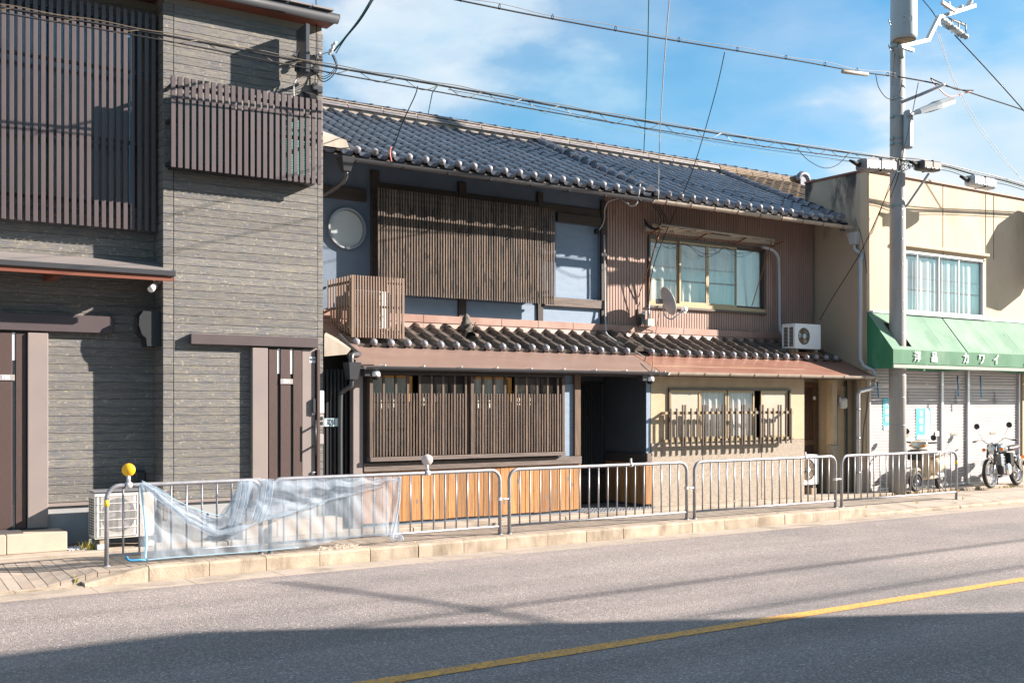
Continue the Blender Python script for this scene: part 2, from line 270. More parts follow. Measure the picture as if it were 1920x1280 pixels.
# ------------------------------------------------------------------ mesh building
class G:
    def __init__(s): s.v = []; s.f = []; s.sm = []
    def add(s, vs, fs, smooth=False):
        o = len(s.v); s.v += [Vector(v) for v in vs]; s.f += [tuple(i + o for i in f) for f in fs]; s.sm += [smooth] * len(fs); return s
    def hexa(s, c): return s.add(c, [(0, 3, 2, 1), (4, 5, 6, 7), (0, 1, 5, 4), (1, 2, 6, 5), (2, 3, 7, 6), (3, 0, 4, 7)])
    def box(s, x0, x1, y0, y1, z0, z1, b=0):
        if x1 < x0: x0, x1 = x1, x0
        if y1 < y0: y0, y1 = y1, y0
        if z1 < z0: z0, z1 = z1, z0
        if not b: return s.hexa([(x0, y0, z0), (x1, y0, z0), (x1, y1, z0), (x0, y1, z0), (x0, y0, z1), (x1, y0, z1), (x1, y1, z1), (x0, y1, z1)])
        b = min(b, (x1 - x0) * .45, (y1 - y0) * .45, (z1 - z0) * .45)
        V = []; idx = {}
        for i, x in enumerate((x0, x1)):
            for j, y in enumerate((y0, y1)):
                for k, z in enumerate((z0, z1)):
                    sx, sy, sz = (1 - 2 * i) * b, (1 - 2 * j) * b, (1 - 2 * k) * b
                    for ax, q in enumerate(((x, y + sy, z + sz), (x + sx, y, z + sz), (x + sx, y + sy, z))):
                        idx[i, j, k, ax] = len(V); V.append(q)
        fs = []; c = Vector(((x0 + x1) / 2, (y0 + y1) / 2, (z0 + z1) / 2))
        def af(ids):
            vv = [Vector(V[q]) for q in ids]; nn = (vv[1] - vv[0]).cross(vv[2] - vv[0]); m = sum(vv, Vector()) / len(vv) - c
            fs.append(tuple(ids) if nn.dot(m) > 0 else tuple(reversed(ids)))
        for i in (0, 1):
            af([idx[i, 0, 0, 0], idx[i, 1, 0, 0], idx[i, 1, 1, 0], idx[i, 0, 1, 0]])
            af([idx[0, i, 0, 1], idx[1, i, 0, 1], idx[1, i, 1, 1], idx[0, i, 1, 1]])
            af([idx[0, 0, i, 2], idx[1, 0, i, 2], idx[1, 1, i, 2], idx[0, 1, i, 2]])
        for i in (0, 1):
            for j in (0, 1):
                af([idx[i, j, 0, 0], idx[i, j, 1, 0], idx[i, j, 1, 1], idx[i, j, 0, 1]])
                af([idx[i, 0, j, 0], idx[i, 1, j, 0], idx[i, 1, j, 2], idx[i, 0, j, 2]])
                af([idx[0, i, j, 1], idx[1, i, j, 1], idx[1, i, j, 2], idx[0, i, j, 2]])
                for k in (0, 1): af([idx[i, j, k, 0], idx[i, j, k, 1], idx[i, j, k, 2]])
        return s.add(V, fs)
    def bar(s, p, q, w, h, up=(0, 0, 1)):
        p = Vector(p); q = Vector(q); d = (q - p).normalized(); u = Vector(up)
        if abs(d.dot(u)) > .98: u = Vector((0, 1, 0))
        sd = d.cross(u).normalized() * w / 2; u2 = sd.cross(d).normalized() * h / 2
        return s.hexa([p - sd - u2, p + sd - u2, q + sd - u2, q - sd - u2, p - sd + u2, p + sd + u2, q + sd + u2, q - sd + u2])
    def tube(s, pts, r, n=8, cap=True, close=False):
        pts = [Vector(p) for p in pts]; m = len(pts)
        rs = r if isinstance(r, (list, tuple)) else [r] * m
        V = []; prev = None
        for i, p in enumerate(pts):
            if close: d = pts[(i + 1) % m] - pts[i - 1]
            else: d = pts[min(i + 1, m - 1)] - pts[max(i - 1, 0)]
            d.normalize()
            u = prev if prev is not None else (Vector((0, 0, 1)) if abs(d.z) < .9 else Vector((1, 0, 0)))
            u = (u - d * u.dot(d)); u.normalize(); prev = u; w = d.cross(u)
            V += [p + (u * cos(2 * pi * k / n) + w * sin(2 * pi * k / n)) * rs[i] for k in range(n)]
        fs = []
        for i in range(m if close else m - 1):
            j = (i + 1) % m
            for k in range(n): fs.append((i * n + k, i * n + (k + 1) % n, j * n + (k + 1) % n, j * n + k))
        s.add(V, fs, n > 4)
        if cap and not close:
            o = len(s.v) - len(V); s.f += [tuple(o + k for k in reversed(range(n))), tuple(o + (m - 1) * n + k for k in range(n))]; s.sm += [False, False]
        return s
    def lathe(s, c, axis, prof, n=16, smooth=True, cap=True):
        c = Vector(c); a = Vector(axis).normalized(); u = a.orthogonal().normalized(); w = a.cross(u); V = []; fs = []
        for r, h in prof: V += [c + a * h + (u * cos(2 * pi * k / n) + w * sin(2 * pi * k / n)) * r for k in range(n)]
        for i in range(len(prof) - 1):
            for k in range(n): fs.append((i * n + k, i * n + (k + 1) % n, (i + 1) * n + (k + 1) % n, (i + 1) * n + k))
        s.add(V, fs, smooth); o = len(s.v) - len(V)
        if not cap: return s
        if prof[0][0] > 1e-4: s.f.append(tuple(o + k for k in reversed(range(n)))); s.sm.append(False)
        if prof[-1][0] > 1e-4: s.f.append(tuple(o + (len(prof) - 1) * n + k for k in range(n))); s.sm.append(False)
        return s
    def ball(s, c, r, n=10, sc=(1, 1, 1)):
        V = []; fs = []; m = n // 2 + 1
        for i in range(m + 1):
            t = pi * i / m
            for k in range(n): V.append((c[0] + r * sc[0] * sin(t) * cos(2 * pi * k / n), c[1] + r * sc[1] * sin(t) * sin(2 * pi * k / n), c[2] + r * sc[2] * cos(t)))
        for i in range(m):
            for k in range(n): fs.append((i * n + k, (i + 1) * n + k, (i + 1) * n + (k + 1) % n, i * n + (k + 1) % n))
        return s.add(V, fs, True)
    def prism(s, pts, axis, a, b):      # polygon in the plane normal to axis, extruded a..b
        n = len(pts)
        def mk(u, v, w): return {'x': (w, u, v), 'y': (u, w, v), 'z': (u, v, w)}[axis]
        V = [mk(u, v, a) for u, v in pts] + [mk(u, v, b) for u, v in pts]
        fs = [tuple(reversed(range(n))), tuple(range(n, 2 * n))] + [(i, (i + 1) % n, n + (i + 1) % n, n + i) for i in range(n)]
        return s.add(V, fs)
    def grid(s, f, nu, nv, smooth=True):
        V = [f(i / nu, j / nv) for j in range(nv + 1) for i in range(nu + 1)]
        return s.add(V, [(j * (nu + 1) + i, j * (nu + 1) + i + 1, (j + 1) * (nu + 1) + i + 1, (j + 1) * (nu + 1) + i) for j in range(nv) for i in range(nu)], smooth)
    def quad(s, a, b, c, d): return s.add([a, b, c, d], [(0, 1, 2, 3)])
    def merge(s, g, M=None):
        s.add([M @ v for v in g.v] if M else g.v, g.f); s.sm[-len(g.f):] = g.sm; return s
    def mesh(s, name, m, off=None):
        me = bpy.data.meshes.new(name); me.from_pydata([v - off for v in s.v] if off else s.v, [], s.f)
        me.polygons.foreach_set('use_smooth', s.sm); me.materials.append(MAT[m] if isinstance(m, str) else m); me.update(); return me
WORLD = {}
def tag(o, label=None, cat=None, group=None, kind=None):
    for k, v in (('label', label), ('category', cat), ('group', group), ('kind', kind)):
        if v: o[k] = v
    return o
def thing(name, label, cat, loc=(0, 0, 0), rot=0, group=None, world=False):
    o = bpy.data.objects.new(name, None); COL.objects.link(o); o.location = loc; o.rotation_euler = (0, 0, rot); o.empty_display_size = .2
    tag(o, label, cat, group)
    if world: WORLD[o.name] = Vector(loc)
    return o
def root_off(p):
    while p is not None and p.parent: p = p.parent
    return WORLD.get(p.name) if p is not None else None
def part(root, name, g, m, label=None, kind=None):
    o = bpy.data.objects.new(name, g.mesh(name, m, root_off(root))); COL.objects.link(o); o.parent = root; tag(o, label, None, None, kind); return o
def inst(root, name, me, loc, rot=(0, 0, 0), mw=None):
    o = bpy.data.objects.new(name, me); COL.objects.link(o); o.parent = root
    off = root_off(root) or Vector()
    if mw: 
        m2 = mw.copy(); m2.translation = m2.translation - off; o.matrix_local = m2
    else: o.location = Vector(loc) - off; o.rotation_euler = rot
    return o
def single(name, g, m, label=None, cat=None, group=None, kind=None):
    c = None
    xs = [v.x for v in g.v]; ys = [v.y for v in g.v]; zs = [v.z for v in g.v]
    c = Vector(((min(xs) + max(xs)) / 2, (min(ys) + max(ys)) / 2, min(zs)))
    o = bpy.data.objects.new(name, g.mesh(name, m, c)); COL.objects.link(o); o.location = c; return tag(o, label, cat, group, kind)
def copytree(o, loc, rot=None, label=None, top=True, par=None):
    c = o.copy(); COL.objects.link(c)
    if top:
        c.location = loc
        if rot is not None: c.rotation_euler = (0, 0, rot)
        if label: c['label'] = label
    else: c.parent = par
    for ch in list(o.children): copytree(ch, None, None, None, False, c)
    return c
def text_g(s, size, plane='xz', at=(0, 0, 0), bold=.0, depth=.002, sx=1):
    cu = bpy.data.curves.new('t', 'FONT'); cu.body = s; cu.size = size; cu.align_x = 'CENTER'; cu.align_y = 'CENTER'; cu.offset = bold; cu.extrude = depth; cu.resolution_u = 3
    o = bpy.data.objects.new('t', cu); COL.objects.link(o)
    me = bpy.data.meshes.new_from_object(o.evaluated_get(bpy.context.evaluated_depsgraph_get()))
    g = G(); g.add([(at[0] + v.co.x * sx, at[1] - v.co.z, at[2] + v.co.y) for v in me.vertices], [tuple(p.vertices) for p in me.polygons])
    bpy.data.objects.remove(o); bpy.data.curves.remove(cu); bpy.data.meshes.remove(me); return g
def wall_holes(g, x0, x1, z0, z1, y0, y1, holes):
    xs = sorted({x0, x1} | {h[0] for h in holes} | {h[1] for h in holes}); zs = sorted({z0, z1} | {h[2] for h in holes} | {h[3] for h in holes})
    for i in range(len(xs) - 1):
        j = 0
        while j < len(zs) - 1:
            cx = (xs[i] + xs[i + 1]) / 2
            def inh(k): cz = (zs[k] + zs[k + 1]) / 2; return any(h[0] < cx < h[1] and h[2] < cz < h[3] for h in holes)
            if inh(j): j += 1; continue
            k = j
            while k < len(zs) - 1 and not inh(k): k += 1
            g.box(xs[i], xs[i + 1], y0, y1, zs[j], zs[k]); j = k
    return g
def curve_pts(pts, n=8):                     # catmull-rom
    pts = [Vector(p) for p in pts]; out = []
    for i in range(len(pts) - 1):
        p0 = pts[max(i - 1, 0)]; p1 = pts[i]; p2 = pts[i + 1]; p3 = pts[min(i + 2, len(pts) - 1)]
        for k in range(n):
            t = k / n; out.append(.5 * ((2 * p1) + (p2 - p0) * t + (2 * p0 - 5 * p1 + 4 * p2 - p3) * t * t + (3 * p1 - p0 - 3 * p2 + p3) * t ** 3))
    out.append(pts[-1]); return out

exec_parts = []
# =================================================================== GROUND
RZ = -.12
g = G(); g.quad((-900, -900, RZ - .06), (900, -900, RZ - .06), (900, 900, RZ - .06), (-900, 900, RZ - .06)); single('ground', g, 'soil', kind='structure')
g = G(); g.quad((-70, 1.0, RZ), (110, 1.0, RZ), (110, 10.6, RZ), (-70, 10.6, RZ)); single('road', g, 'asphalt', kind='structure')
g = G()
for i in range(120): g.box(-30 + i * .9, -30 + i * .9 + .893, 10.42, 10.79, RZ - .05, RZ + .004 + .0006 * (i % 3))
single('road_gutter', g, 'gutter_concrete', kind='structure')
g = G()          # centre line, slightly wandering edge
def yl(u, v): x = -10 + 90 * u; return (x, 6.12 + (v - .5) * .15 + .006 * sin(x * 3.1) * (1 if v > .5 else -1), RZ + .004)
g.grid(yl, 240, 1); single('road_marking', g, 'yellow_paint', kind='structure')
g = G(); g.box(-30, 60, -.6, 1.0, RZ - .05, 0); single('sidewalk_opposite', g, 'paver', kind='structure')
# kerb
kerb = thing('kerb', None, None, (2.3, 10.8, RZ), world=True); kerb['kind'] = 'structure'
kx = 2.36
XK = PX(1612, 10.8)
def kerbstone(x0, x1, h0, h1, b=.02):
    g = G(); j = random.uniform(-.004, .004); y0, y1 = 10.80 + j, 10.95
    z0, za, zb = RZ - .05, RZ + h0, RZ + h1
    q = [(y0, z0), (y1, z0), (y1, za), (y0 + b, za), (y0 + .006, za - b * .5), (y0, za - b)]
    q2 = [(y, z if i < 2 else z + (h1 - h0)) for i, (y, z) in enumerate(q)]
    V = [(x0, y, z) for y, z in q] + [(x1, y, z) for y, z in q2]
    g.add(V, [tuple(range(6))[::-1][::1], tuple(range(6, 12))] + [(i, (i + 1) % 6, 6 + (i + 1) % 6, 6 + i) for i in range(6)])
    return g
part(kerb, 'kerb_stone', kerbstone(kx, kx + .59, .04, .15), 'concrete', 'tapered kerb stone at the driveway end'); kx += .6
for i in range(12): part(kerb, 'flush_stone', kerbstone(2.352 - (i + 1) * .6, 2.352 - i * .6 - .006, .014, .014, .004), 'concrete')
while kx < 32:
    low = kx > XK
    part(kerb, 'kerb_stone', kerbstone(kx, kx + (1.192 if low else .592), .055 if low else .15 + random.uniform(-.004, .002), .055 if low else .15), 'concrete'); kx += 1.2 if low else .6
# sidewalk of narrow pavers
def gz(x, y):
    if x < 2.5: t = min(1, (2.5 - x) / .5); return -.105 * t * max(0, (12.1 - y) / 1.15)
    if x > XK: return -.065 * min(1, (x - XK) / .3) * max(0, 1 - (y - 10.95) / .5)
    return 0
g = G()
xs_ = [-12, -2, 1, 2.0, 2.25, 2.5, 5, XK, XK + .3, 18, 40]; ys_ = [10.951, 11.45, 12.1]
for i in range(len(xs_) - 1):
    for j in range(2):
        a, b, c, d = xs_[i], xs_[i + 1], ys_[j], ys_[j + 1]
        g.quad(*[(x, y, gz(x, y) - .012) for x, y in ((a, c), (b, c), (b, d), (a, d))])
g.box(2.36, 40, 10.951, 12.1, RZ - .05, -.09)
sw = single('sidewalk', g, 'paver_joint', kind='structure')
WORLD['sidewalk'] = sw.location.copy()
pg = G(); cells = []
for i in range(150):
    for j in range(4):
        x = -1.2 + i * .1125; y = 10.955 + j * .287
        if x < XK: cells.append((x, y))
cells.sort(key=lambda c: (c[0] - 2.2) ** 2 * .6 + (c[1] - 11) ** 2 if c[0] < 3 else 100 + c[0])
def paver_g(x, y, k=1):
    g = G(); w, l = .1055, .280; h = random.uniform(-.0015, .0015)
    def z(a, b): return gz(a, b) + h
    dd = .03 if x > 2.7 or x < 1.7 else .12
    g.hexa([(x, y, z(x, y) - dd), (x + w, y, z(x + w, y) - dd), (x + w, y + l, z(x + w, y + l) - dd), (x, y + l, z(x, y + l) - dd),
            (x, y, z(x, y)), (x + w, y, z(x + w, y)), (x + w, y + l, z(x + w, y + l)), (x, y + l, z(x, y + l))]); return g
for n_, (x, y) in enumerate(cells):
    if n_ < 290: part(sw, 'paver', paver_g(x, y), 'paver')
    else: pg.merge(paver_g(x, y))
part(sw, 'paver_field', pg, 'paver', kind='stuff')
g = G()
for i, (a, b) in enumerate([(XK - .05, 15.2), (15.22, 17.4), (17.42, 20.2), (20.22, 24), (24.02, 36)]):
    n0 = [a, min(a + .35, b), b]
    for k in range(2):
        for y0, y1 in ((10.952, 11.45), (11.45, 12.1)):
            g.quad(*[(x, y, gz(x, y) - .001) for x, y in ((n0[k], y0), (n0[k + 1], y0), (n0[k + 1], y1), (n0[k], y1))])
part(sw, 'concrete_slab', g, 'gutter_concrete')
# plinth along the houses
pl = thing('plinth_strip', None, None, (2, 12.1, 0), world=True); pl['kind'] = 'structure'
x = -3
while x < 27:
    w = 2.4
    g = G(); g.box(x, x + w - .008, 12.1, 12.26, -.1, .055 if x > 2.2 or x < -1 else .045, .008); part(pl, 'kerb_stone', g, 'plinth'); x += w
g = G(); g.box(-3, 27, 12.265, 14.5, -.1, .05); part(pl, 'apron_slab', g, 'plinth')
g = G(); g.box(9.55, 10.88, 12.3, 13.4, .05, .056)
for i in range(22):
    for j in range(16): g.box(9.56 + i * .06, 9.60 + i * .06, 12.32 + j * .065, 12.36 + j * .065, .056, .062)
part(pl, 'drain_grating', g, 'steel_dark')
# drain cover in road kerb side
# ------------------------------------------------------------------ generic rooftop tile pieces
TW = .2535; TL = .285; EXP = .235
def tile_g(lift=.024, w=TW):
    prof = [(0, .0), (.006, .026), (.022, .042), (.045, .048), (.068, .042), (.084, .026), (.092, .004), (.14, -.012), (.2, -.012), (w + .006, .003)]
    g = G(); n = len(prof)
    V = [(x, 0, z + lift) for x, z in prof] + [(x, TL, z + .002) for x, z in prof]
    g.add(V, [(i, i + 1, n + i + 1, n + i) for i in range(n - 1)], True)
    V = [(x, 0, z + lift) for x, z in prof] + [(x, .0, z + lift - .022) for x, z in prof]
    g.add(V, [(i + 1, i, n + i, n + i + 1) for i in range(n - 1)])
    return g
def eave_g():
    g = tile_g(); lip = [(.088, .018), (.13, .008), (.2, .004), (TW - .006, .012)]
    V = [(x, -.008, z + .014) for x, z in lip] + [(x, -.012, z - .040 + (.012 if i in (0, 3) else 0)) for i, (x, z) in enumerate(lip)] + [(x, .02, z + .014) for x, z in lip]
    n = len(lip)
    g.add(V, [(i + 1, i, n + i, n + i + 1) for i in range(n - 1)] + [(i, i + 1, 2 * n + i + 1, 2 * n + i) for i in range(n - 1)])
    return g
EAVE_BALL = G().lathe((.045, .02, .048), (0, -1, 0), [(.050, 0), (.052, .03), (.047, .05), (.034, .066), (.018, .074), (0, .077)], 12)
PH = math.atan(.45)
def slope_m(x, y, z, dx=0): return Matrix.Translation((x, y, z)) @ Matrix.Rotation(PH, 4, 'X')
def tile_field(root, X0, n, Y0, Z0, rows, m, budget, balls=True, skew=None):
    tm = tile_g().mesh('roof_tile', m); em = eave_g().mesh('eave_tile', m); bm_ = EAVE_BALL.mesh('eave_tile_boss', 'tile_ball')
    rest = G(); tg = tile_g(); left = budget
    for r in range(rows):
        for i in range(n):
            if skew and not skew(i, r): continue
            s = r * EXP
            jx = random.uniform(-.003, .003); jz = random.uniform(-.003, .003)
            M = slope_m(X0 + i * TW + jx, Y0 + s * cos(PH), Z0 + s * sin(PH) + jz) @ Matrix.Rotation(random.uniform(-.012, .012), 4, 'Z')
            if r == 0 and balls:
                o = inst(root, 'eave_tile', em, None, mw=M)
                b = bpy.data.objects.new('tile_boss', bm_); COL.objects.link(b); b.parent = o
            elif left > 0: inst(root, 'roof_tile', tm, None, mw=M); left -= 1
            else: rest.merge(tg, M)
    if rest.v: part(root, 'upper_tiles', rest, m, kind='stuff')
def cap_g(r=.085, L_=.30):
    g = G(); k = 8
    def arc(rr, y, z0=0): return [(rr * cos(pi * i / k), y, rr * sin(pi * i / k) + z0) for i in range(k + 1)]
    secs = [arc(r, 0), arc(r * 1.0, .05), arc(r * .86, .055), arc(r * .84, L_)]
    V = sum(secs, []); n = k + 1
    g.add(V, [(s * n + i, s * n + i + 1, (s + 1) * n + i + 1, (s + 1) * n + i) for s in range(3) for i in range(k)], True)
    g.add([(0, .001, 0)] + arc(r, 0), [(0, i + 1, i + 2) for i in range(k)]); return g
def roll(root, x, Y0, Z0, rows, m, name='verge_tile', r=.095, dx=0):
    me = cap_g(r).mesh(name, m)
    for i in range(rows):
        s = i * .262
        inst(root, name, me, None, mw=slope_m(x + dx * s, Y0 + s * cos(PH), Z0 + .045 + s * sin(PH)) @ Matrix.Rotation(-.06, 4, 'X'))
def ridge(root, x0, x1, Y, Z, m='ridge', mc='ridge_cap'):
    n = int((x1 - x0) / .6)
    for k in range(3):
        for i in range(n):
            a = x0 + (x1 - x0) * i / n; b = x0 + (x1 - x0) * (i + 1) / n - .006
            g = G(); w = .17 - .02 * k; g.box(a, b, Y - w, Y + w, Z + .04 + k * .036, Z + .07 + k * .036, .006); part(root, 'ridge_course_tile', g, m)
    g = G(); g.box(x0 + .01, x1 - .01, Y - .13, Y + .13, Z - .12, Z + .148); part(root, 'ridge_mortar', g, 'mortar')
    me = cap_g(.07, .31).mesh('ridge_cap', mc); nn = int((x1 - x0) / .30)
    for i in range(nn): inst(root, 'ridge_cap', me, (x0 + .3 + i * .30, Y, Z + .148), (0, 0, R(90)))
YE, ZE, YR = 12.80, 4.86, 15.95
ZR = ZE + .45 * (YR - YE)
SLATS = {}
def slat(root, x0, x1, y0, y1, z0, z1, m, name='slat', b=.003):
    k = (name, m, round(x1 - x0, 4), round(y1 - y0, 4), round(z1 - z0, 4))
    if k not in SLATS: SLATS[k] = G().box(0, x1 - x0, 0, y1 - y0, 0, z1 - z0, b).mesh(name, m)
    return inst(root, name, SLATS[k], (x0, y0, z0))
def conduit(name, label, cat, pts, r, m, group=None, n=6, sm=8):
    g = G().tube(curve_pts(pts, sm) if sm else pts, r, n); return single(name, g, m, label, cat, group)
def halfgutter(g, x0, x1, y, z, r, th=.004, n=8):
    V = []
    for x in (x0, x1):
        V += [(x, y - r * cos(pi * i / n), z - r * sin(pi * i / n)) for i in range(n + 1)] + [(x, y - (r - th) * cos(pi * i / n), z - (r - th) * sin(pi * i / n)) for i in reversed(range(n + 1))]
    m = 2 * (n + 1)
    g.add(V, [(i, (i + 1) % m, m + (i + 1) % m, m + i) for i in range(m)], False)
    for k in (0, m): g.f.append(tuple(len(g.v) - 2 * m + k + i for i in range(m))); g.sm.append(False)
    return g

# =================================================================== DARK TOWNHOUSE (left)
YT, YD = 12.40, 12.75; XT0, XT1 = 3.55, 5.50
H = thing('dark_townhouse', 'new dark townhouse clad in woodgrain siding with slatted screens, leftmost building', 'building', (3.5, YT, 0), world=True)
g = G(); wall_holes(g, -1.6, XT0, .5, 6.26, YD + .015, YD + .2, [(.8, 3.35, 3.9, 5.9)]); g.box(-1.6, XT0, YD + 1.3, YD + 1.4, 0, 6.26); g.box(XT0, XT1, YT + .35, YT + .45, .5, 6.26)
g.box(XT0 + .015, XT0 + .06, YT + .012, YD + .1, .3, 6.3); g.box(XT1 - .06, XT1 - .012, YT + .012, 16, .0, 6.3)
g.box(XT0 + .015, XT1 - .012, YT + .013, YT + .05, .5, 3.95); g.box(XT0 + .015, XT1 - .012, YT + .013, YT + .05, 5.35, 6.3)
g.box(-1.6, -1.5, YD, 16, 0, 6.3); part(H, 'wall', g, 'siding_trim')
PI_ = .0955; zb = .53
nb = int((6.24 - zb) / PI_)
for i in range(nb):
    z0 = zb + i * PI_; z1 = z0 + PI_ - .0035
    if not (z0 > 5.95 and False): slat(H, XT0 + .122, XT1 - .072, YT, YT + .012, z0, z1, 'siding', 'siding_board', .0025)
    slat(H, XT0, XT0 + .115, YT, YT + .012, z0, z1, 'siding', 'corner_board', .0025)
    slat(H, XT1 - .068, XT1, YT, YT + .012, z0, z1, 'siding', 'corner_board', .0025)
    if not (3.8 < z0 < 5.9):
        slat(H, .95, XT0 - .002, YD, YD + .012, z0, z1, 'siding', 'siding_board', .0025)
        slat(H, -1.6, .945, YD, YD + .012, z0, z1, 'siding', 'siding_board', .0025)
    slat(H, XT0, XT0 + .014, YT + .014, YD - .002, z0, z1, 'siding', 'side_board', .004)
g = G(); g.box(-1.5, XT0 - .005, YD - .012, YD + .1, .49, .525); g.box(XT0 - .004, XT1, YT - .014, YT + .1, .49, .525); part(H, 'base_trim', g, 'taupe_metal')
g = G(); g.box(-1.5, XT0 - .02, YD + .02, YD + .14, 0, .49); g.box(XT0 - .01, XT1 - .01, YT + .02, YT + .14, 0, .49); g.box(XT0 - .012, XT0 + .03, YT + .1, YD + .05, 0, .489); part(H, 'foundation', g, 'foundation')
# big slat screen on the recessed wall
SC = thing('slat_screen', 'tall brown slatted screen filling the upper recess of the dark townhouse', 'screen', (1.5, 12.6, 3.58), world=True)
YS = 12.56
i = 0; xx = XT0 - .035
while xx > .4:
    slat(SC, xx - .046, xx, YS, YS + .03, 3.58, 6.06, 'brown_metal'); xx -= .0785
for z in (3.72, 4.55, 5.35, 5.92):
    g = G(); g.box(.4, XT0 - .03, YS + .0305, YS + .06, z, z + .035); part(SC, 'rail', g, 'dark_metal')
g = G(); g.box(.8, 3.35, YD + .03, YD + .045, 3.9, 5.9); part(H, 'window_pane', g, 'glass_frost'); 
g = G(); 
for x in (.8, 1.6, 2.4, 3.31): g.box(x, x + .04, YD - .01, YD + .05, 3.9, 5.9)
g.box(.8, 3.35, YD - .012, YD + .05, 3.86, 3.9); g.box(.8, 3.35, YD - .012, YD + .05, 5.9, 5.94); part(H, 'window_frame', g, 'dark_metal')
g = G(); g.box(.8, 3.35, YD + .3, YD + .31, 3.9, 5.9); part(H, 'dark_room_backing', g, 'black_void')
# projecting slat box on the tower
BX = thing('slat_box', 'brown slatted box projecting over the tower window of the dark townhouse', 'screen', (4.6, 12.2, 4.25), world=True)
YB = 12.17
x0, x1 = PX(321, YB), PX(603, YB)
nsl = 24
for i in range(nsl):
    x = x0 + (x1 - x0 - .05) * i / (nsl - 1); slat(BX, x, x + .05, YB, YB + .032, 4.26, 5.28, 'brown_metal')
for z in (4.30, 4.78, 5.16):
    g = G(); g.box(x0, x1, YB + .033, YB + .062, z, z + .035); g.box(x0, x0 + .03, YB + .062, YT + .01, z, z + .035); g.box(x1 - .04, x1 - .01, YB + .062, YT + .01, z, z + .035); part(BX, 'rail', g, 'dark_metal')
g = G(); g.box(x0 + .03, x1 - .05, YB + .07, YT - .002, 4.27, 4.29); part(BX, 'bottom_panel', g, 'dark_metal')
for (a, b) in ((3.72, 4.35), (4.55, 5.3)):
    W_ = G(); W_.box(a, b, YT - .02, YT + .02, 4.35, 4.39); W_.box(a, b, YT - .02, YT + .02, 5.08, 5.12); W_.box(a, a + .04, YT - .02, YT + .02, 4.39, 5.08); W_.box(b - .04, b, YT - .02, YT + .02, 4.39, 5.08)
    wf = part(H, 'window', W_, 'dark_metal'); g = G(); g.box(a + .04, b - .04, YT - .008, YT - .002, 4.39, 5.08)
    for k in range(23): g.box(a + .04, b - .04, YT - .016, YT - .009, 4.40 + k * .03, 4.415 + k * .03)
    part(wf, 'louver_panel', g, 'teal_louver')
# roof
g = G(); g.hexa([(-2, 12.16, 6.30), (5.62, 12.16, 6.30), (5.62, 17, 7.75), (-2, 17, 7.75), (-2, 12.16, 6.36), (5.62, 12.16, 6.36), (5.62, 17, 7.81), (-2, 17, 7.81)]); rf = part(H, 'roof', g, 'dark_metal')
for i in range(26):
    g = G(); x = -2 + i * .29; g.box(x, x + .27, 12.12, 12.5, 6.375, 6.395); part(rf, 'eave_tile', g, 'roof_metal')
g = G(); g.box(-2, 5.56, 12.2, YT + .02, 6.245, 6.27); g.box(-2, XT0, YT - .1, YD, 6.245, 6.271); part(H, 'soffit', g, 'red_soffit')
g = G(); g.tube([(-2, 12.19, 6.30), (5.60, 12.19, 6.30)], .055, 12); part(H, 'gutter', g, 'gutter_dark')
# lean-to roof over door 101
LR = thing('entrance_roof', 'flat metal entrance roof with red soffit beside the white camera', 'roof', (1.5, 12.2, 3.05), world=True)
g = G(); xr = 3.60
g.hexa([(-1.5, 12.17, 3.075), (xr, 12.17, 3.075), (xr - .06, YD - .005, 3.235), (-1.5, YD - .005, 3.235), (-1.5, 12.17, 3.095), (xr, 12.17, 3.095), (xr - .06, YD - .005, 3.255), (-1.5, YD - .005, 3.255)]); part(LR, 'roof_sheet', g, 'roof_metal')
g = G(); g.box(-1.5, xr + .02, 12.14, 12.168, 3.04, 3.10, .006); part(LR, 'edge_trim', g, 'gutter_dark')
g = G(); g.box(-1.5, xr, 12.17, 12.20, 2.985, 3.04); g.box(-1.5, XT0 - .02, 12.21, YD - .01, 3.04, 3.06); part(LR, 'fascia', g, 'red_soffit')
for x in (1.0, 2.35): g = G(); g.box(x, x + .09, 12.23, YD - .01, 2.96, 3.035); part(LR, 'bracket', g, 'red_soffit')
# doors: bars, panels
def entry_door(name, label, Y, bx, bz, panels, slots, z0, z1, plate, num, handle=False, zslot=.0):
    D = thing(name, label, 'door', ((panels[0][0] + panels[-1][1]) / 2, Y, z0), world=True)
    g = G(); g.box(bx[0], bx[1], Y - .085, Y - .002, bz[0], bz[1], .005); part(D, 'header_bar', g, 'brown_metal')
    for (a, b, m, dy) in panels:
        g = G(); g.box(a, b, Y - dy, Y - .003, z0, z1, .006); part(D, 'panel', g, m, {'taupe_metal': 'taupe metal side panel', 'door_brown': None}.get(m))
    for (a, b) in slots:
        g = G(); g.box(a, b, Y - .03, Y - .004, z0, z1 - .30); part(D, 'glass_slot', g, 'glass_frost' if zslot else 'dark_metal')
        g = G(); g.box(a, b, Y - .036, Y - .004, z1 - .30, z1 - .001); part(D, 'light_slot', g, 'white_bright')
    a, b, z = plate
    g = G(); g.box(a, b, Y - .062, Y - .05, z - .032, z + .032, .003); p_ = part(D, 'number_plate', g, 'plate')
    part(p_, 'number', text_g(num, .06, at=((a + b) / 2, Y - .0625, z), bold=.002), 'white_bright')
    return D
Yd = YT
q = lambda px: PX(px, Yd - .03)
D2 = entry_door('entrance_door', 'brown entrance door numbered 301 with taupe side panel on the tower', Yd, (PX(358, Yd - .08), PX(597, Yd - .08)), (2.30, 2.42),
    [(q(471), q(500), 'taupe_metal', .07), (q(503), q(519.5), 'door_brown', .045), (q(524.5), q(543.5), 'door_brown', .05), (q(548.5), q(565), 'door_brown', .045), (q(566), q(591), 'taupe_metal', .035), (q(592), q(598), 'door_brown', .07)],
    [(q(520), q(524)), (q(544), q(548))], .47, 2.28, (q(524), q(547.5), PZ(535, 715, Yd - .06)), '301')
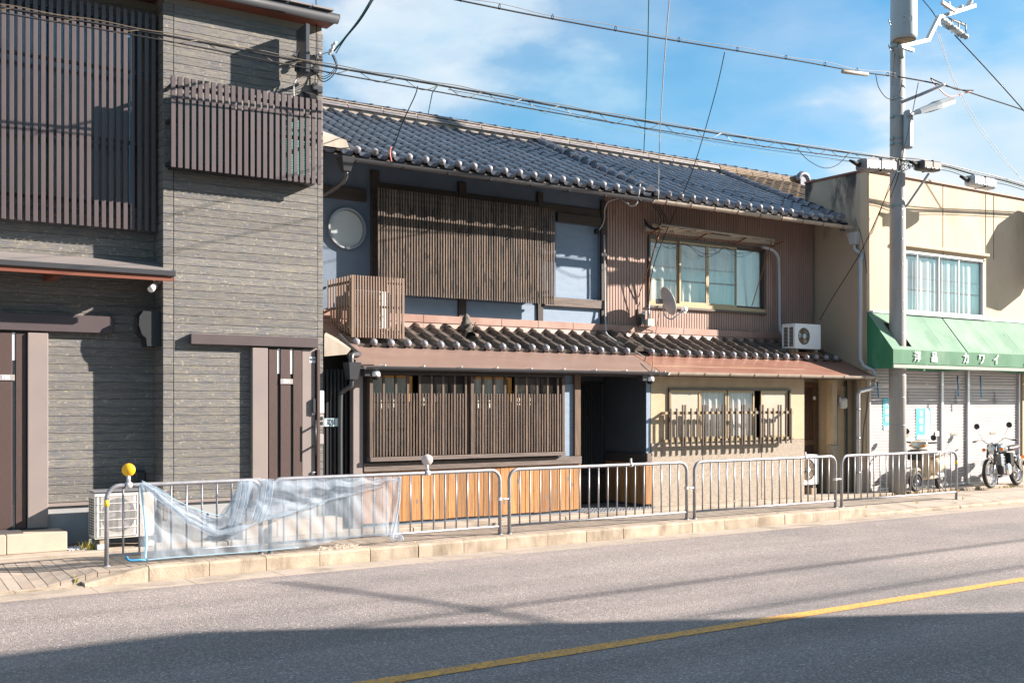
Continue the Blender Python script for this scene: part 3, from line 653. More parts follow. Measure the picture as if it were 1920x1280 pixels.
g = G(); hx = q(586); g.tube([(hx, Yd - .12, 1.00), (hx, Yd - .12, 1.42)], .012, 8); g.bar((hx, Yd - .04, 1.1), (hx, Yd - .12, 1.1), .02, .02); g.bar((hx, Yd - .04, 1.34), (hx, Yd - .12, 1.34), .02, .02); part(D2, 'handle', g, 'dark_metal')
g = G(); g.box(q(584), q(589), Yd - .075, Yd - .036, 1.50, 1.68, .006); part(D2, 'keypad', g, 'gutter_dark')
for z in (1.50, .78): g = G(); g.lathe((q(586.5), Yd - .036, z), (0, -1, 0), [(.022, 0), (.022, .02), (.012, .024)], 12); part(D2, 'keyhole', g, 'chrome')
g = G(); g.box(q(580), q(591), Yd - .0375, Yd - .0355, 2.12, 2.19); st = part(D2, 'sticker', g, 'poster_white')
g = text_g('管理', .035, at=(q(585.5), Yd - .0385, 2.155)); part(st, 'sticker_text', g, 'ink')
Yd = YD; q = lambda px: PX(px, Yd - .03)
D1 = entry_door('entrance_door', 'brown entrance door numbered 101 behind the tiled step, at the left edge', Yd, (-.2, PX(213, Yd - .08)), (2.41, 2.60),
    [(-.1, q(-22), 'taupe_metal', .07), (q(-20), q(22.5), 'door_brown', .05), (q(28.5), q(49), 'door_brown', .045), (q(50.5), q(89), 'taupe_metal', .075)],
    [(q(23), q(28))], .27, 2.39, (q(-6), q(26.5), PZ(10, 707.5, Yd - .06)), '101', zslot=1)
# step and mat
ST1 = thing('entrance_step', 'beige tiled step below door 101 with a dark mat on it', 'step', (1.2, 12.3, .05), world=True)
xs0 = PX(126, 12.3)
for i in range(6):
    b = xs0 - i * .6; g = G(); g.box(b - .594, b, 12.30, YD + .0, .051, .255, .006); part(ST1, 'step_tile', g, 'step_tile')
g = G(); g.box(PX(-60, 12.5), PX(40, 12.5), 12.38, 12.68, .2555, .27); 
for k in range(9): g.box(PX(-58, 12.5), PX(38, 12.5), 12.39 + k * .032, 12.40 + k * .032, .27, .276)
single('door_mat', g, 'box_dark', 'dark ribbed mat lying on the tiled step', 'mat')
ST2 = thing('entrance_step', 'pale step below door 301 half hidden behind the draped net', 'step', (4.9, 12.0, .05), world=True)
for i in range(3):
    a = PX(455, 12.1) + i * .42; g = G(); g.box(a, a + .414, 12.105, YT - .01, .056, .42 if 0 else .24, .006); part(ST2, 'step_tile', g, 'step_tile')
# black wall lamp on the side wall
WL = thing('wall_lamp', 'black curved shade lamp on the inner side of the tower', 'lamp', (XT0 - .05, 12.57, 2.2), world=True)
g = G(); y = 12.57
pr = [(XT0 - .005, 2.27), (XT0 - .005, 2.66), (XT0 - .2, 2.665), (XT0 - .245, 2.6), (XT0 - .25, 2.5), (XT0 - .215, 2.4), (XT0 - .17, 2.36), (XT0 - .16, 2.27)]
g.prism([(a, b) for a, b in pr], 'y', y - .11, y + .11); part(WL, 'shade', g, 'dark_metal')
g = G(); g.box(XT0 - .262, XT0 - .251, y - .05, y + .05, 2.43, 2.6); part(WL, 'lens', g, 'gutter_dark')
def bullet_cam(name, label, c, dome=False):
    T = thing(name, label, 'camera', c)
    g = G()
    if dome:
        g.box(-.16, -.05, -.02, .10, -.01, .09, .006); part(T, 'mount_box', g, 'gutter_dark')
        g = G(); g.lathe((0, 0, .06), (0, 0, -1), [(.0, -.005), (.05, 0), (.058, .02), (.06, .07)], 16); g.bar((-.06, 0, .04), (0, 0, .04), .03, .03); part(T, 'housing', g, 'white_bright')
        g = G(); g.lathe((0, 0, -.012), (0, 0, -1), [(.052, 0), (.046, .02), (.03, .038), (0, .046)], 16); part(T, 'dome', g, 'cable_black')
        g = G(); g.bar((.0, -.02, .07), (.06, -.04, .15), .014, .014); part(T, 'antenna', g, 'white_plastic')
    else:
        g = G(); g.lathe((0, 0, 0), (-.6, -.55, -.5), [(.034, 0), (.038, .02), (.038, .11), (.03, .115)], 14); part(T, 'housing', g, 'white_bright')
        g = G(); g.lathe((.05, .02, .06), (1, 0, 0), [(.04, 0), (.04, .02)], 14); g.bar((0, 0, .02), (.06, .02, .06), .02, .02); part(T, 'mount', g, 'white_plastic')
        g = G(); g.bar((0, 0, .02), (-.04, -.02, .13), .012, .012); part(T, 'antenna', g, 'white_plastic')
    return T
c1 = P(294, 535, 12.5); bullet_cam('security_camera', 'white bullet camera with antenna under the entrance roof of the dark townhouse', (XT0 - .06, 12.5, c1.z))
bullet_cam('security_camera', 'white dome camera left of the wooden lattice window', P(704, 704, 12.3), True)
bullet_cam('security_camera', 'white dome camera where the two old houses meet', P(1219, 713, 12.3), True)
c = P(263, 893, YD - .04); g = G(); g.box(c.x - .06, c.x + .06, YD - .07, YD - .001, c.z - .07, c.z + .07, .02); single('vent_hood', g, 'dark_metal', 'small black hood on the siding above the ground air conditioner', 'vent')
# wall cabinet high on the tower with cables
CB = thing('antenna_panel', 'flat dark panel mounted edge on, high on the tower by the cables', 'panel', P(571, 100, 12.1), world=True)
x = PX(570, 12.1)
g = G(); g.box(x - .02, x + .03, 12.0, 12.29, PZ(571, 139, 12.1), PZ(571, 49, 12.1), .006); part(CB, 'panel', g, 'gutter_dark')
for bb in ((x, x + .02, 12.29, YT, 5.75, 5.78), (x, x + .02, 12.29, YT, 5.45, 5.48)): g = G(); g.box(*bb); part(CB, 'bracket', g, 'dark_metal')
g = G(); g.box(x - .05, x - .02, 12.2, 12.27, 5.6, 5.68); part(CB, 'connector', g, 'dark_metal')
g = G(); g.hexa([(5.27, 12.24, 5.27), (5.36, 12.24, 5.26), (5.36, 12.395, 5.27), (5.27, 12.395, 5.27), (5.24, 12.2, 5.34), (5.33, 12.2, 5.34), (5.33, 12.395, 5.42), (5.24, 12.395, 5.42)]); single('vent_hood', g, 'gutter_dark', 'small angular hood on the tower just above the slatted box', 'vent')

# alley gate between the houses
AG = thing('alley_gate', 'black louvred gate closing the narrow alley left of the old house', 'gate', (5.7, 12.6, .05), world=True)
for i in range(8):
    a = 5.52 + i * .052; g = G(); g.box(a, a + .03, 12.58, 12.61, .07, 2.05, .003); part(AG, 'slat', g, 'dark_metal')
g = G(); g.box(5.51, 5.95, 12.63, 12.66, .06, 2.06); part(AG, 'backing', g, 'black_void')
nx0, nx1 = PX(609, 12.55), PX(634, 12.55); g = G(); g.box(nx0, nx1, 12.56, 12.57, PZ(620, 799, 12.55), PZ(620, 784, 12.55)); 
NS = single('notice_board', g, 'notice', 'pale blue printed notice plate on the black alley gate', 'sign')
tg = G()
for k, s in enumerate(['旅館業 許可', '名称 京町家', '住所 京都市', '連絡先 電話', '管理者']): tg.merge(text_g(s, .02, at=((nx0 + nx1) / 2, 12.559, PZ(620, 786.5 + 2.7 * k, 12.55))))
o = bpy.data.objects.new('notice_text', tg.mesh('notice_text', 'ink', NS.location)); COL.objects.link(o); o.parent = NS
# electricity boxes at the tower corner
g = G(); x = 5.44; 
MB = thing('intercom_box', 'grey intercom box with white cover on the tower corner beside door 301', 'box', (x, 12.3, 1.3), world=True)
g.box(5.415, 5.49, YT - .06, YT - .014, 1.5, 1.78, .008); part(MB, 'cover', g, 'white_plastic')
g = G(); g.box(5.415, 5.49, YT - .05, YT - .014, 1.33, 1.49, .006); part(MB, 'body', g, 'plate')
g = G(); g.box(5.43, 5.475, YT - .056, YT - .051, 1.36, 1.4); g.box(5.43, 5.475, YT - .056, YT - .051, 1.42, 1.46); part(MB, 'switch', g, 'cable_black')
g = G(); g.box(5.42, 5.49, YT - .05, YT - .014, 1.12, 1.25, .01); part(MB, 'lower_box', g, 'plate')

# =================================================================== OLD HOUSE ONE (dark timber)
YL, YU = 12.50, 13.64; XM = 10.90
A = thing('machiya_house', 'old dark timber house with round window and slatted screens under blue tiled roof', 'house', (8.2, YL, 0), world=True)
# upper wall with openings: round window filled by frame, long window behind screen, right shoji
RW = P(649, 429, YU)
g = G()
SHX0, SHX1 = PX(1042, YU), PX(1124, YU); SHZ0, SHZ1 = PZ(1080, 559, YU), PZ(1080, 421, YU)
wall_holes(g, 5.55, XM, 2.7, 5.12, YU, YU + .12, [(6.95, 9.6, 3.2, 4.45), (SHX0, SHX1, SHZ0, SHZ1)])
part(A, 'upper_wall', g, 'plaster_blue')
g = G(); g.box(5.55, XM, YU + 1.4, YU + 1.5, 2.6, 5); g.box(5.55, XM, YU + .2, YU + 1.4, 2.65, 2.7); part(A, 'dark_room_backing', g, 'black_void')
g = G(); g.box(5.52, 5.6, YU + .13, 19, 0, 5.1); part(A, 'side_wall', g, 'plaster_dark')
# posts and beams
def beam(x0, x1, z0, z1, y=YU - .035, m='dark_beam', name='beam', root=None): g = G(); g.box(x0, x1, y, YU + .01, z0, z1, .004); return part(root or A, name, g, m)
for px0, px1 in ((694, 709), (858, 872), (1006, 1016), (1125, 1135)):
    beam(PX(px0, YU), PX(px1, YU), 2.86, 4.86, YU - .04, name='post')
beam(5.55, 6.68, PZ(650, 375, YU), PZ(650, 352, YU), YU - .05)
beam(6.86, PX(1124, YU), PZ(900, 382, YU), PZ(900, 366, YU), YU - .032)
beam(PX(1042, YU), PX(1124, YU), PZ(1080, 420, YU), PZ(1080, 403, YU), YU - .055)
beam(PX(1017, YU), PX(1132, YU), PZ(1080, 577, YU), PZ(1080, 561, YU), YU - .07, 'worn_beam', 'sill_beam')
for a, b in ((757, 857), (873, 1005), (1017, 1124)):
    g = G(); g.box(PX(a, YU), PX(b, YU), YU - .012, YU - .002, 2.88, PZ(900, 566, YU)); part(A, 'wall_panel', g, 'panel_blue')
g = G(); g.box(SHX0, SHX1, YU + .045, YU + .055, SHZ0, SHZ1); part(A, 'shoji_panel', g, 'panel_blue')
# round window
g = G(); 
def ring(c, r0, r1, y0, y1, n=48):
    V = []; 
    for k in range(n):
        a = 2 * pi * k / n
        for r, y in ((r1, y1), (r1, y0), (r0, y0), (r0, y1)): V.append((c.x + r * cos(a), y, c.z + r * sin(a)))
    return G().add(V, [(4 * k + i, 4 * k + (i + 1) % 4, 4 * ((k + 1) % n) + (i + 1) % 4, 4 * ((k + 1) % n) + i) for k in range(n) for i in range(4)], False)
rwf = part(A, 'round_window', ring(RW, .255, .282, YU - .05, YU + .0), 'steel_dark')
g = G(); g.lathe((RW.x, YU - .018, RW.z), (0, -1, 0), [(.256, 0), (.256, .002)], 48, False); part(rwf, 'glass_pane', g, 'glass_round')
g = G(); g.lathe((RW.x, YU - .004, RW.z), (0, -1, 0), [(.25, 0), (.25, .001)], 48, False); part(rwf, 'paper_screen', g, 'poster_white')
g = G(); g.box(RW.x - .02, RW.x + .03, YU - .06, YU - .045, RW.z - .285, RW.z - .25); part(rwf, 'catch', g, 'alu')
# slat screen
V1 = thing('slat_screen', 'weathered wooden slat screen hanging over the upper windows of the dark old house', 'screen', (8.2, 13.38, 3.12), world=True)
sx0, sx1 = PX(709, 13.38), PX(1040, 13.38); ns = 70
zt, zb_ = 4.58, 3.125
for i in range(ns):
    x = sx0 + (sx1 - sx0 - .023) * i / (ns - 1); slat(V1, x, x + .0235, 13.38, 13.405, zb_, zt, 'screen_wood')
for z in (3.22, 3.85, 4.45):
    g = G(); g.box(sx0, sx1, 13.406, 13.43, z, z + .03); part(V1, 'rail', g, 'dark_beam')
for x in (sx0 + .05, (sx0 + sx1) / 2, sx1 - .1):
    g = G(); g.box(x, x + .04, 13.431, YU - .036, 3.3, 3.34); g2 = part(V1, 'bracket', g, 'dark_metal'); g = G(); g.box(x, x + .04, 13.431, YU - .033, 4.3, 4.34); part(V1, 'bracket', g, 'dark_metal')
# glass behind the screen
for i in range(4):
    a = 6.95 + i * .6625; f = G(); f.box(a, a + .03, YU + .03, YU + .06, 3.2, 4.45); f.box(a + .6325, a + .6625, YU + .03, YU + .06, 3.2, 4.45); f.box(a + .03, a + .6325, YU + .03, YU + .06, 3.2, 3.24); f.box(a + .03, a + .6325, YU + .03, YU + .06, 4.41, 4.45)
    f_ = part(A, 'window', f, 'dark_metal'); g = G(); g.box(a + .03, a + .6325, YU + .04, YU + .046, 3.24, 4.41); part(f_, 'pane', g, 'glass')
# eaves: soffit boards and rafters
def eaves(root, x0, x1, pfx_m='dark_beam'):
    yw = YU + .1; 
    g = G(); z = lambda y: ZE - .055 + .45 * (y - YE)
    y0 = YE + .02
    g.hexa([(x0, y0, z(y0)), (x1, y0, z(y0)), (x1, YR, z(YR)), (x0, YR, z(YR)), (x0, y0, z(y0) + .03), (x1, y0, z(y0) + .03), (x1, YR, z(YR) + .03), (x0, YR, z(YR) + .03)]); part(root, 'roof_deck', g, pfx_m)
    x = x0 + .15
    while x < x1 - .05:
        g = G(); g.hexa([(x, y0 + .03, z(y0 + .03) - .07), (x + .05, y0 + .03, z(y0 + .03) - .07), (x + .05, YU, z(YU) - .07), (x, YU, z(YU) - .07), (x, y0 + .03, z(y0 + .03) - .002), (x + .05, y0 + .03, z(y0 + .03) - .002), (x + .05, YU, z(YU) - .002), (x, YU, z(YU) - .002)]); part(root, 'rafter', g, pfx_m); x += .45
eaves(A, 5.52, XM + .28)
UX0 = 5.56
nU = 22
RoofA = A
tile_field(A, UX0 + .03, 22, YE, ZE, 15, 'tile_blue', 236)
g = G(); halfgutter(g, 5.95, 11.15, YE - .05, ZE - .085, .052); part(A, 'gutter', g, 'gutter_dark')
for i in range(8):
    g = G(); x = 6.1 + i * .68; g.box(x, x + .02, YE - .11, YE + .03, ZE - .095 - .045, ZE - .086 - .045); part(A, 'gutter_bracket', g, 'gutter_dark')
roll(A, 11.13, YE - .03, ZE, 13, 'tile_blue', 'divide_tile', .1, -.0)
ridge(A, 5.55, 15.6, YR, ZR)
# metal end cap box at the left eave of the roof
g = G(); c0 = P(608, 290, 12.75); g.hexa([(5.53, 12.65, 4.86), (5.98, 12.65, 4.86), (5.98, 13.4, 5.16), (5.53, 13.4, 5.16), (5.53, 12.65, 4.99), (5.93, 12.65, 4.97), (5.70, 13.4, 5.30), (5.53, 13.4, 5.34)]); part(A, 'metal_eave_cap', g, 'gutter_beige')
g = G(); g.hexa([(5.93, 12.72, 4.60), (6.03, 12.72, 4.60), (6.03, 12.82, 4.60), (5.93, 12.82, 4.60), (5.89, 12.68, 4.78), (6.07, 12.68, 4.78), (6.07, 12.86, 4.78), (5.89, 12.86, 4.78)]); part(A, 'gutter_hopper', g, 'gutter_dark')
g = G(); g.tube(curve_pts([(5.98, 12.77, 4.62), (5.98, 12.78, 4.52), (5.93, 12.95, 4.42), (5.72, 13.5, 4.25), (5.62, 13.58, 4.2), (5.60, 13.6, 3.9)], 6), .03, 8); part(A, 'downpipe', g, 'gutter_dark')
# flashing band above lower roof
def flash(root, x0, x1, segs, m='flashing'):
    w = (x1 - x0) / segs
    for i in range(segs):
        a = x0 + i * w; b = a + w - .004
        g = G(); g.box(a, b, YU - .075, YU - .06 + .05, 2.775, 2.885, .004); part(root, 'flashing_sheet', g, m)
        g = G(); g.hexa([(a, YU - .10, 2.62), (b, YU - .10, 2.62), (b, YU - .02, 2.62), (a, YU - .02, 2.62), (a, YU - .062, 2.772), (b, YU - .062, 2.772), (b, YU - .02, 2.772), (a, YU - .02, 2.772)]); part(root, 'flashing_sheet', g, m)
flash(A, 5.56, XM, 8)
# lower roof
YLE, ZLE = 12.88, 2.385
def lower_deck(root, x0, x1, m):
    g = G(); z = lambda y: ZLE - .035 + .45 * (y - YLE)
    g.hexa([(x0, YLE + .02, z(YLE + .02) - .03), (x1, YLE + .02, z(YLE + .02) - .03), (x1, YU - .02, z(YU) - .03), (x0, YU - .02, z(YU) - .03), (x0, YLE + .02, z(YLE + .02)), (x1, YLE + .02, z(YLE + .02)), (x1, YU - .02, z(YU)), (x0, YU - .02, z(YU))]); part(root, 'lower_roof_deck', g, 'dark_beam')
    y0 = 12.31; g = G()
    g.hexa([(x0, y0, z(y0) + .0), (x1, y0, z(y0)), (x1, YLE + .1, z(YLE + .1) - .005), (x0, YLE + .1, z(YLE + .1) - .005), (x0, y0, z(y0) + .018), (x1, y0, z(y0) + .018), (x1, YLE + .1, z(YLE + .1) + .013), (x0, YLE + .1, z(YLE + .1) + .013)]); part(root, 'apron_roof', g, m)
    g = G(); g.box(x0, x1, y0 + .02, YL - .0, z(y0) - .06, z(y0) - .02); part(root, 'eave_soffit', g, 'dark_beam')
lower_deck(A, 5.90, XM - .005, 'apron')
tile_field(A, 6.12, 19, YLE, ZLE, 4, 'tile_brown', 60)
roll(A, 10.98, YLE - .02, ZLE, 3, 'tile_brown', 'divide_tile', .085)
g = G(); g.add([(5.9 + .25 * u, 12.31 + (YU - 12.31) * v, 2.13 + .598 * v + .03) for u, v in ((0, 0), (1, 0), (1, 1), (0, 1))] + [(5.9 + .25 * u, 12.31 + (YU - 12.31) * v, 2.10 + .598 * v) for u, v in ((0, 0), (1, 0), (1, 1), (0, 1))], [(0, 1, 2, 3), (7, 6, 5, 4), (0, 4, 5, 1), (0, 3, 7, 4), (1, 5, 6, 2)]); part(A, 'verge_sheet', g, 'apron')
g = G(); halfgutter(g, 6.0, XM + .1, 12.25, 2.09, .05); part(A, 'lower_gutter', g, 'gutter_dark')
for i in range(9):
    g = G(); x = 6.25 + i * .56; g.box(x - .015, x + .015, 12.195, 12.31, 2.092, 2.10); g.lathe((x, 12.2, 2.1), (0, 0, 1), [(.012, 0), (.012, .012)], 6); part(A, 'gutter_clip', g, 'alu')
g = G(); hp = P(658, 708, 12.28); g.hexa([(hp.x - .05, 12.2, 1.92), (hp.x + .06, 12.2, 1.92), (hp.x + .06, 12.33, 1.92), (hp.x - .05, 12.33, 1.92), (hp.x - .075, 12.17, 2.13), (hp.x + .09, 12.17, 2.13), (hp.x + .09, 12.36, 2.13), (hp.x - .075, 12.36, 2.13)])
part(A, 'lower_hopper', g, 'gutter_dark')
g = G(); g.tube(curve_pts([(hp.x, 12.28, 1.95), (hp.x, 12.28, 1.84), (hp.x - .07, 12.38, 1.76), (hp.x - .08, 12.42, 1.6), (hp.x - .08, 12.42, .1)], 5), .03, 8); part(A, 'downpipe', g, 'gutter_dark')
g = G(); q0 = [P(635, 628, 12.9), P(652, 646, 12.7), P(669, 661, 12.45), P(673, 664, 12.40), P(664, 664, 12.34), P(659, 668, 12.3), P(659, 690, 12.28)]; g.tube(curve_pts(q0, 4), .032, 8); part(A, 'upper_drain_pipe', g, 'gutter_dark')
# small concrete bracket piece at left
g = G(); g.hexa([P(608, 668, 12.45), P(650, 664, 12.45), P(646, 655, 13.2), P(612, 640, 13.2), P(608, 627, 12.45), P(658, 655, 12.45), P(650, 640, 13.2), P(612, 622, 13.2)]); part(A, 'flashing_cap', g, 'gutter_beige')
# ground floor
g = G(); wx0, wx1 = PX(691, YL - .08), PX(1057, YL - .08)
wall_holes(g, 6.08, 9.52, .05, 2.14, YL, YL + .12, [(wx0 + .04, wx1 - .03, .95, 1.99)])
part(A, 'lower_wall', g, 'plaster_blue')
g = G(); g.box(9.5, 9.52, YL + .121, 13.46, .05, 2.13); g.box(XM - .1, XM - .004, YL + .0, 13.5, .05, 2.13); g.box(5.9, XM, 13.57, 13.63, .05, 2.62); g.box(9.521, XM - .1, YL + .1, 13.46, 2.16, 2.2); part(A, 'entry_wall', g, 'plaster_dark')
g = G(); g.box(5.93, 6.07, YL - .05, YL + .05, .05, 2.06, .006); part(A, 'corner_post', g, 'taupe_metal')
g = G(); g.box(6.075, wx0 - .0, YL - .02, YL - .002, .88, 2.08); part(A, 'dark_jamb', g, 'dark_beam')
g = G(); g.box(wx1 + .005, 9.42, YL - .012, YL - .002, .87, 1.9); part(A, 'plaster_strip', g, 'panel_blue')
g = G(); g.box(9.42, 9.53, YL - .05, YL + .12, .87, 2.1, .005); part(A, 'entry_post', g, 'post_brown')
g = G(); g.box(6.075, 9.54, YL - .06, YL - .002, .755, .865, .005); part(A, 'sill_beam', g, 'worn_beam')
g = G(); g.box(6.075, 10.9, YL - .03, YL + .1, 2.02, 2.10, .005); part(A, 'lintel_beam', g, 'dark_beam')
nbd = 25; bw = (9.55 - 6.08) / nbd
for i in range(nbd):
    a = 6.08 + i * bw; g = G(); dz = random.uniform(0, .01); g.box(a, a + bw - .005, YL - .03 - random.uniform(0, .003), YL - .003, .10 - dz, .752, .003); part(A, 'wainscot_board', g, 'wainscot')
for i in range(7):
    y0 = YL + .02 + i * .133; g = G(); g.box(XM - .125, XM - .103, y0, y0 + .128, .10, .72, .003); part(A, 'wainscot_board', g, 'wainscot')
g = G(); g.box(XM - .128, XM + .0, YL - .03, YL + .0, .10, .74, .003); part(A, 'wainscot_board', g, 'wainscot')
g = G(); g.box(XM - .14, XM - .101, YL - .0, 13.45, .72, .86, .004); part(A, 'beam', g, 'dark_beam')
g = G(); g.box(XM - .10, XM + .002, YL - .035, YL - .001, .742, .87, .004); part(A, 'beam', g, 'worn_beam')
g = G(); g.box(XM - .10, XM - .02, YL - .014, YL - .001, .872, 2.0); part(A, 'plaster_strip', g, 'panel_blue')
# lattice window
KW = thing('lattice_window', 'wide dark wooden lattice window above the orange board wainscot', 'window', ((wx0 + wx1) / 2, YL - .1, .88), world=True)
yk = YL - .11
g = G(); g.box(wx0, wx1, yk - .02, YL - .002, .885, .94, .005); part(KW, 'sill', g, 'worn_beam')
g = G(); g.box(wx0, wx1, yk, YL - .002, 1.99, 2.03, .004); part(KW, 'head', g, 'dark_beam')
for x in (wx0, wx1 - .05): g = G(); g.box(x, x + .05, yk, YL - .002, .94, 1.99, .004); part(KW, 'jamb', g, 'lattice_wood')
mid = PX(885, yk); g = G(); g.box(mid - .025, mid + .025, yk - .01, YL + .03, .90, 1.985, .004); part(KW, 'mullion', g, 'lattice_wood')
for (a, b) in ((wx0 + .05, mid - .025), (mid + .025, wx1 - .05)):
    n = 33; 
    for i in range(n):
        x = a + (b - a) * (i + .5) / n
        if i % 4 == 3 and i < n - 1: slat(KW, x - .016, x + .016, yk + .005, yk + .033, .945, 1.985, 'lattice_wood', 'tall_slat')
        else: slat(KW, x - .011, x + .011, yk + .008, yk + .028, .945, 1.755, 'lattice_wood', 'slat')
    for z in (1.275, 1.625): g = G(); g.box(a, b, yk + .036, yk + .052, z, z + .022); part(KW, 'rail', g, 'lattice_wood')
yi = YL + .05
def wp(px): return PX(px, yi)
g = G(); g.box(wx0, wx1, YL + .5, YL + .52, .9, 2.05); part(KW, 'dark_interior', g, 'black_void')
for (a, b) in ((693, 771), (889, 957)):
    g = G()
    def cur(u, v, a=a, b=b): return (wp(a) + (wp(b) - wp(a)) * u, yi + .05 + .012 * sin(u * 40), .97 + v * 1.0)
    g.grid(cur, 60, 1); part(KW, 'curtain', g, 'shoji')
    g = G(); g.box(wp(a), wp(b), yi - .02, yi - .012, .98, 1.97); part(KW, 'pane', g, 'glass')
    g = G(); g.box(wp(b) - .06, wp(b), yi - .03, yi + .02, .97, 1.98); g.box(wp(a), wp(b) - .06, yi - .03, yi + .02, 1.955, 1.985); g.box(wp(a), wp(b) - .06, yi - .03, yi + .02, .965, .99); part(KW, 'sash', g, 'amber_wood')
for (a, b) in ((787, 871), (966, 1040)):
    g = G(); n = 3; 
    g.box(wp(a), wp(b), yi + .02, yi + .03, .97, 1.88); part(KW, 'pane', g, 'frost_speck')
    for k in range(n + 1):
        x = wp(a) + (wp(b) - wp(a)) * k / n; g = G(); g.box(x - .02, x + .02, yi - .01, yi + .019, .97, 1.98); part(KW, 'sash', g, 'brown_metal')
    g = G(); g.box(wp(a) - .02, wp(b) + .02, yi - .0, yi + .018, 1.88, 1.98); part(KW, 'sash', g, 'brown_metal')
# entrance door, lattice
ED = thing('entrance_door', 'dark slatted sliding door deep inside the unlit entry of the old house', 'door', (10.2, 13.45, .05), world=True)
g = G(); g.box(9.53, XM - .11, 13.50, 13.53, .06, 2.1); part(ED, 'panel', g, 'plaster_dark')
for i in range(24):
    x = 9.6 + i * .048; slat(ED, x, x + .02, 13.46, 13.48, .55, 1.92, 'dark_metal')
for z in (.52, 1.0, 1.45, 1.92): g = G(); g.box(9.56, 10.78, 13.481, 13.498, z, z + .03); part(ED, 'rail', g, 'dark_metal')
g = G(); g.box(9.56, 10.78, 13.45, 13.49, .07, .5, .004); part(ED, 'kick_board', g, 'dark_beam')
EM = thing('electric_meter', 'white electric meter boxes behind the brown entry post', 'meter', P(1091, 755, 12.75), world=True)
c = P(1090, 750, 12.72); g = G(); g.box(9.53, 9.66, 12.66, 12.80, 1.66, 1.88, .01); part(EM, 'meter', g, 'ac_clean')
g = G(); g.box(9.53, 9.63, 12.68, 12.80, 1.48, 1.64, .01); part(EM, 'breaker', g, 'white_plastic')
g = G(); g.lathe((9.6, 12.655, 1.8), (0, -1, 0), [(.045, 0), (.045, .02), (.03, .03)], 14); part(EM, 'dial', g, 'glass_round')
# air conditioner with slat cage on lower roof
def aircon(name, label, loc, w=.74, h=.55, d=.28, fan=.19, fx=.27, style=0, m='ac_white', rot=0):
    T = thing(name, label, 'air conditioner', loc, rot)
    g = G(); g.box(0, w, .012, d, .06, .06 + h, .012); part(T, 'casing', g, m)
    g = G(); cz = .06 + h * .5
    n = 40; V = []; x0, x1, z0, z1 = .004, w - .004, .064, .056 + h       # front with round opening
    for k in range(n):
        a = 2 * pi * k / n; cx, cy = cos(a), sin(a)
        sx = (x1 - fx) / cx if cx > 1e-6 else ((x0 - fx) / cx if cx < -1e-6 else 9e9); sz = (z1 - cz) / cy if cy > 1e-6 else ((z0 - cz) / cy if cy < -1e-6 else 9e9)
        t = min(sx, sz); V += [(fx + fan * cx, .0, cz + fan * cy), (fx + t * cx, .0, cz + t * cy)]
    g.add(V, [(2 * k, 2 * ((k + 1) % n), 2 * ((k + 1) % n) + 1, 2 * k + 1) for k in range(n)])
    for (a, b) in (((x0, z0), (x1, z0)), ((x1, z0), (x1, z1)), ((x1, z1), (x0, z1)), ((x0, z1), (x0, z0))): g.quad((a[0], 0, a[1]), (b[0], 0, b[1]), (b[0], .012, b[1]), (a[0], .012, a[1]))
    part(T, 'front_panel', g, m)
    g = G(); g.lathe((fx, .0115, cz), (0, -1, 0), [(fan, 0), (fan, .0005)], 32, False); part(T, 'fan_recess', g, 'fan_brown' if style else 'grille_dark')
    g = G()
    for k in range(3 if not style else 4):
        a = k * 2 * pi / 3 + .5; g.add([(fx + .03 * cos(a), .008, cz + .03 * sin(a)), (fx + fan * .9 * cos(a), .009, cz + fan * .9 * sin(a)), (fx + fan * .9 * cos(a + .8), .006, cz + fan * .9 * sin(a + .8)), (fx + .04 * cos(a + .9), .004, cz + .04 * sin(a + .9))], [(0, 1, 2, 3)])
    part(T, 'fan_blades', g, 'plate')
    g = G()
    if style == 0:
        g.box(fx - fan - .03, fx - fan - .024, -.014, -.008, .09, .03 + h); g.box(fx + fan + .024, fx + fan + .03, -.014, -.008, .09, .03 + h)
        for k in range(30): x = fx - fan + 2 * fan * (k + .5) / 30; g.box(x - .0016, x + .0016, -.012, -.008, .09, .03 + h)
        for k in range(6): z = .09 + (h - .06) * k / 5; g.box(fx - fan - .03, fx + fan + .03, -.016, -.011, z - .003, z + .003)
        part(T, 'fan_grille', g, 'white_plastic')
    else:
        for k in range(8): a = k * pi / 4; g.bar((fx, -.006, cz), (fx + fan * cos(a), -.006, cz + fan * sin(a)), .008, .006, (0, 1, 0))
        for r in (.35, .5, .65, .8, .95): g.tube([(fx + fan * r * cos(2 * pi * k / 24), -.003, cz + fan * r * sin(2 * pi * k / 24)) for k in range(24)], .002, 4, close=True)
        part(T, 'fan_grille', g, 'amber_wood' if 0 else 'cage_wood')
        g = G(); g.lathe((fx, -.004, cz), (0, -1, 0), [(.045, 0), (.045, .012), (.0, .018)], 16); part(T, 'hub', g, 'notice')
    g = G()
    for i in range(3 if not style else 2):
        for k in range(14): y = .03 + i * (d - .05) / (3 if not style else 2); z = .10 + (h - .1) * k / 14; g.box(-.0015, .001, y, y + (.055 if not style else .09), z, z + .02)
    part(T, 'side_vents', g, 'grille_dark')
    for x in (.06, w - .12): g = G(); g.box(x, x + .06, .02, d - .02, 0, .06); part(T, 'foot', g, 'concrete')
    return T
a1 = P(173, 1005, 12.18)
AC1 = aircon('air_conditioner', 'cream air conditioner unit on the ground beside the yellow reflector', (PX(177, 12.2), 12.2, .10), w=PX(292, 12.2) - PX(177, 12.2), h=.50, fan=.185, fx=.25)
g = G(); g.box(-.01, .68, -.02, .3, .568, .578); part(AC1, 'top_sheet', g, 'steel')
pb = G(); pb.box(PX(183, 12.2), PX(200, 12.2), 12.2, 12.45, .051, .102); single('concrete_block', pb, 'white_plastic', 'white footing block under the left end of the ground air conditioner', 'block')
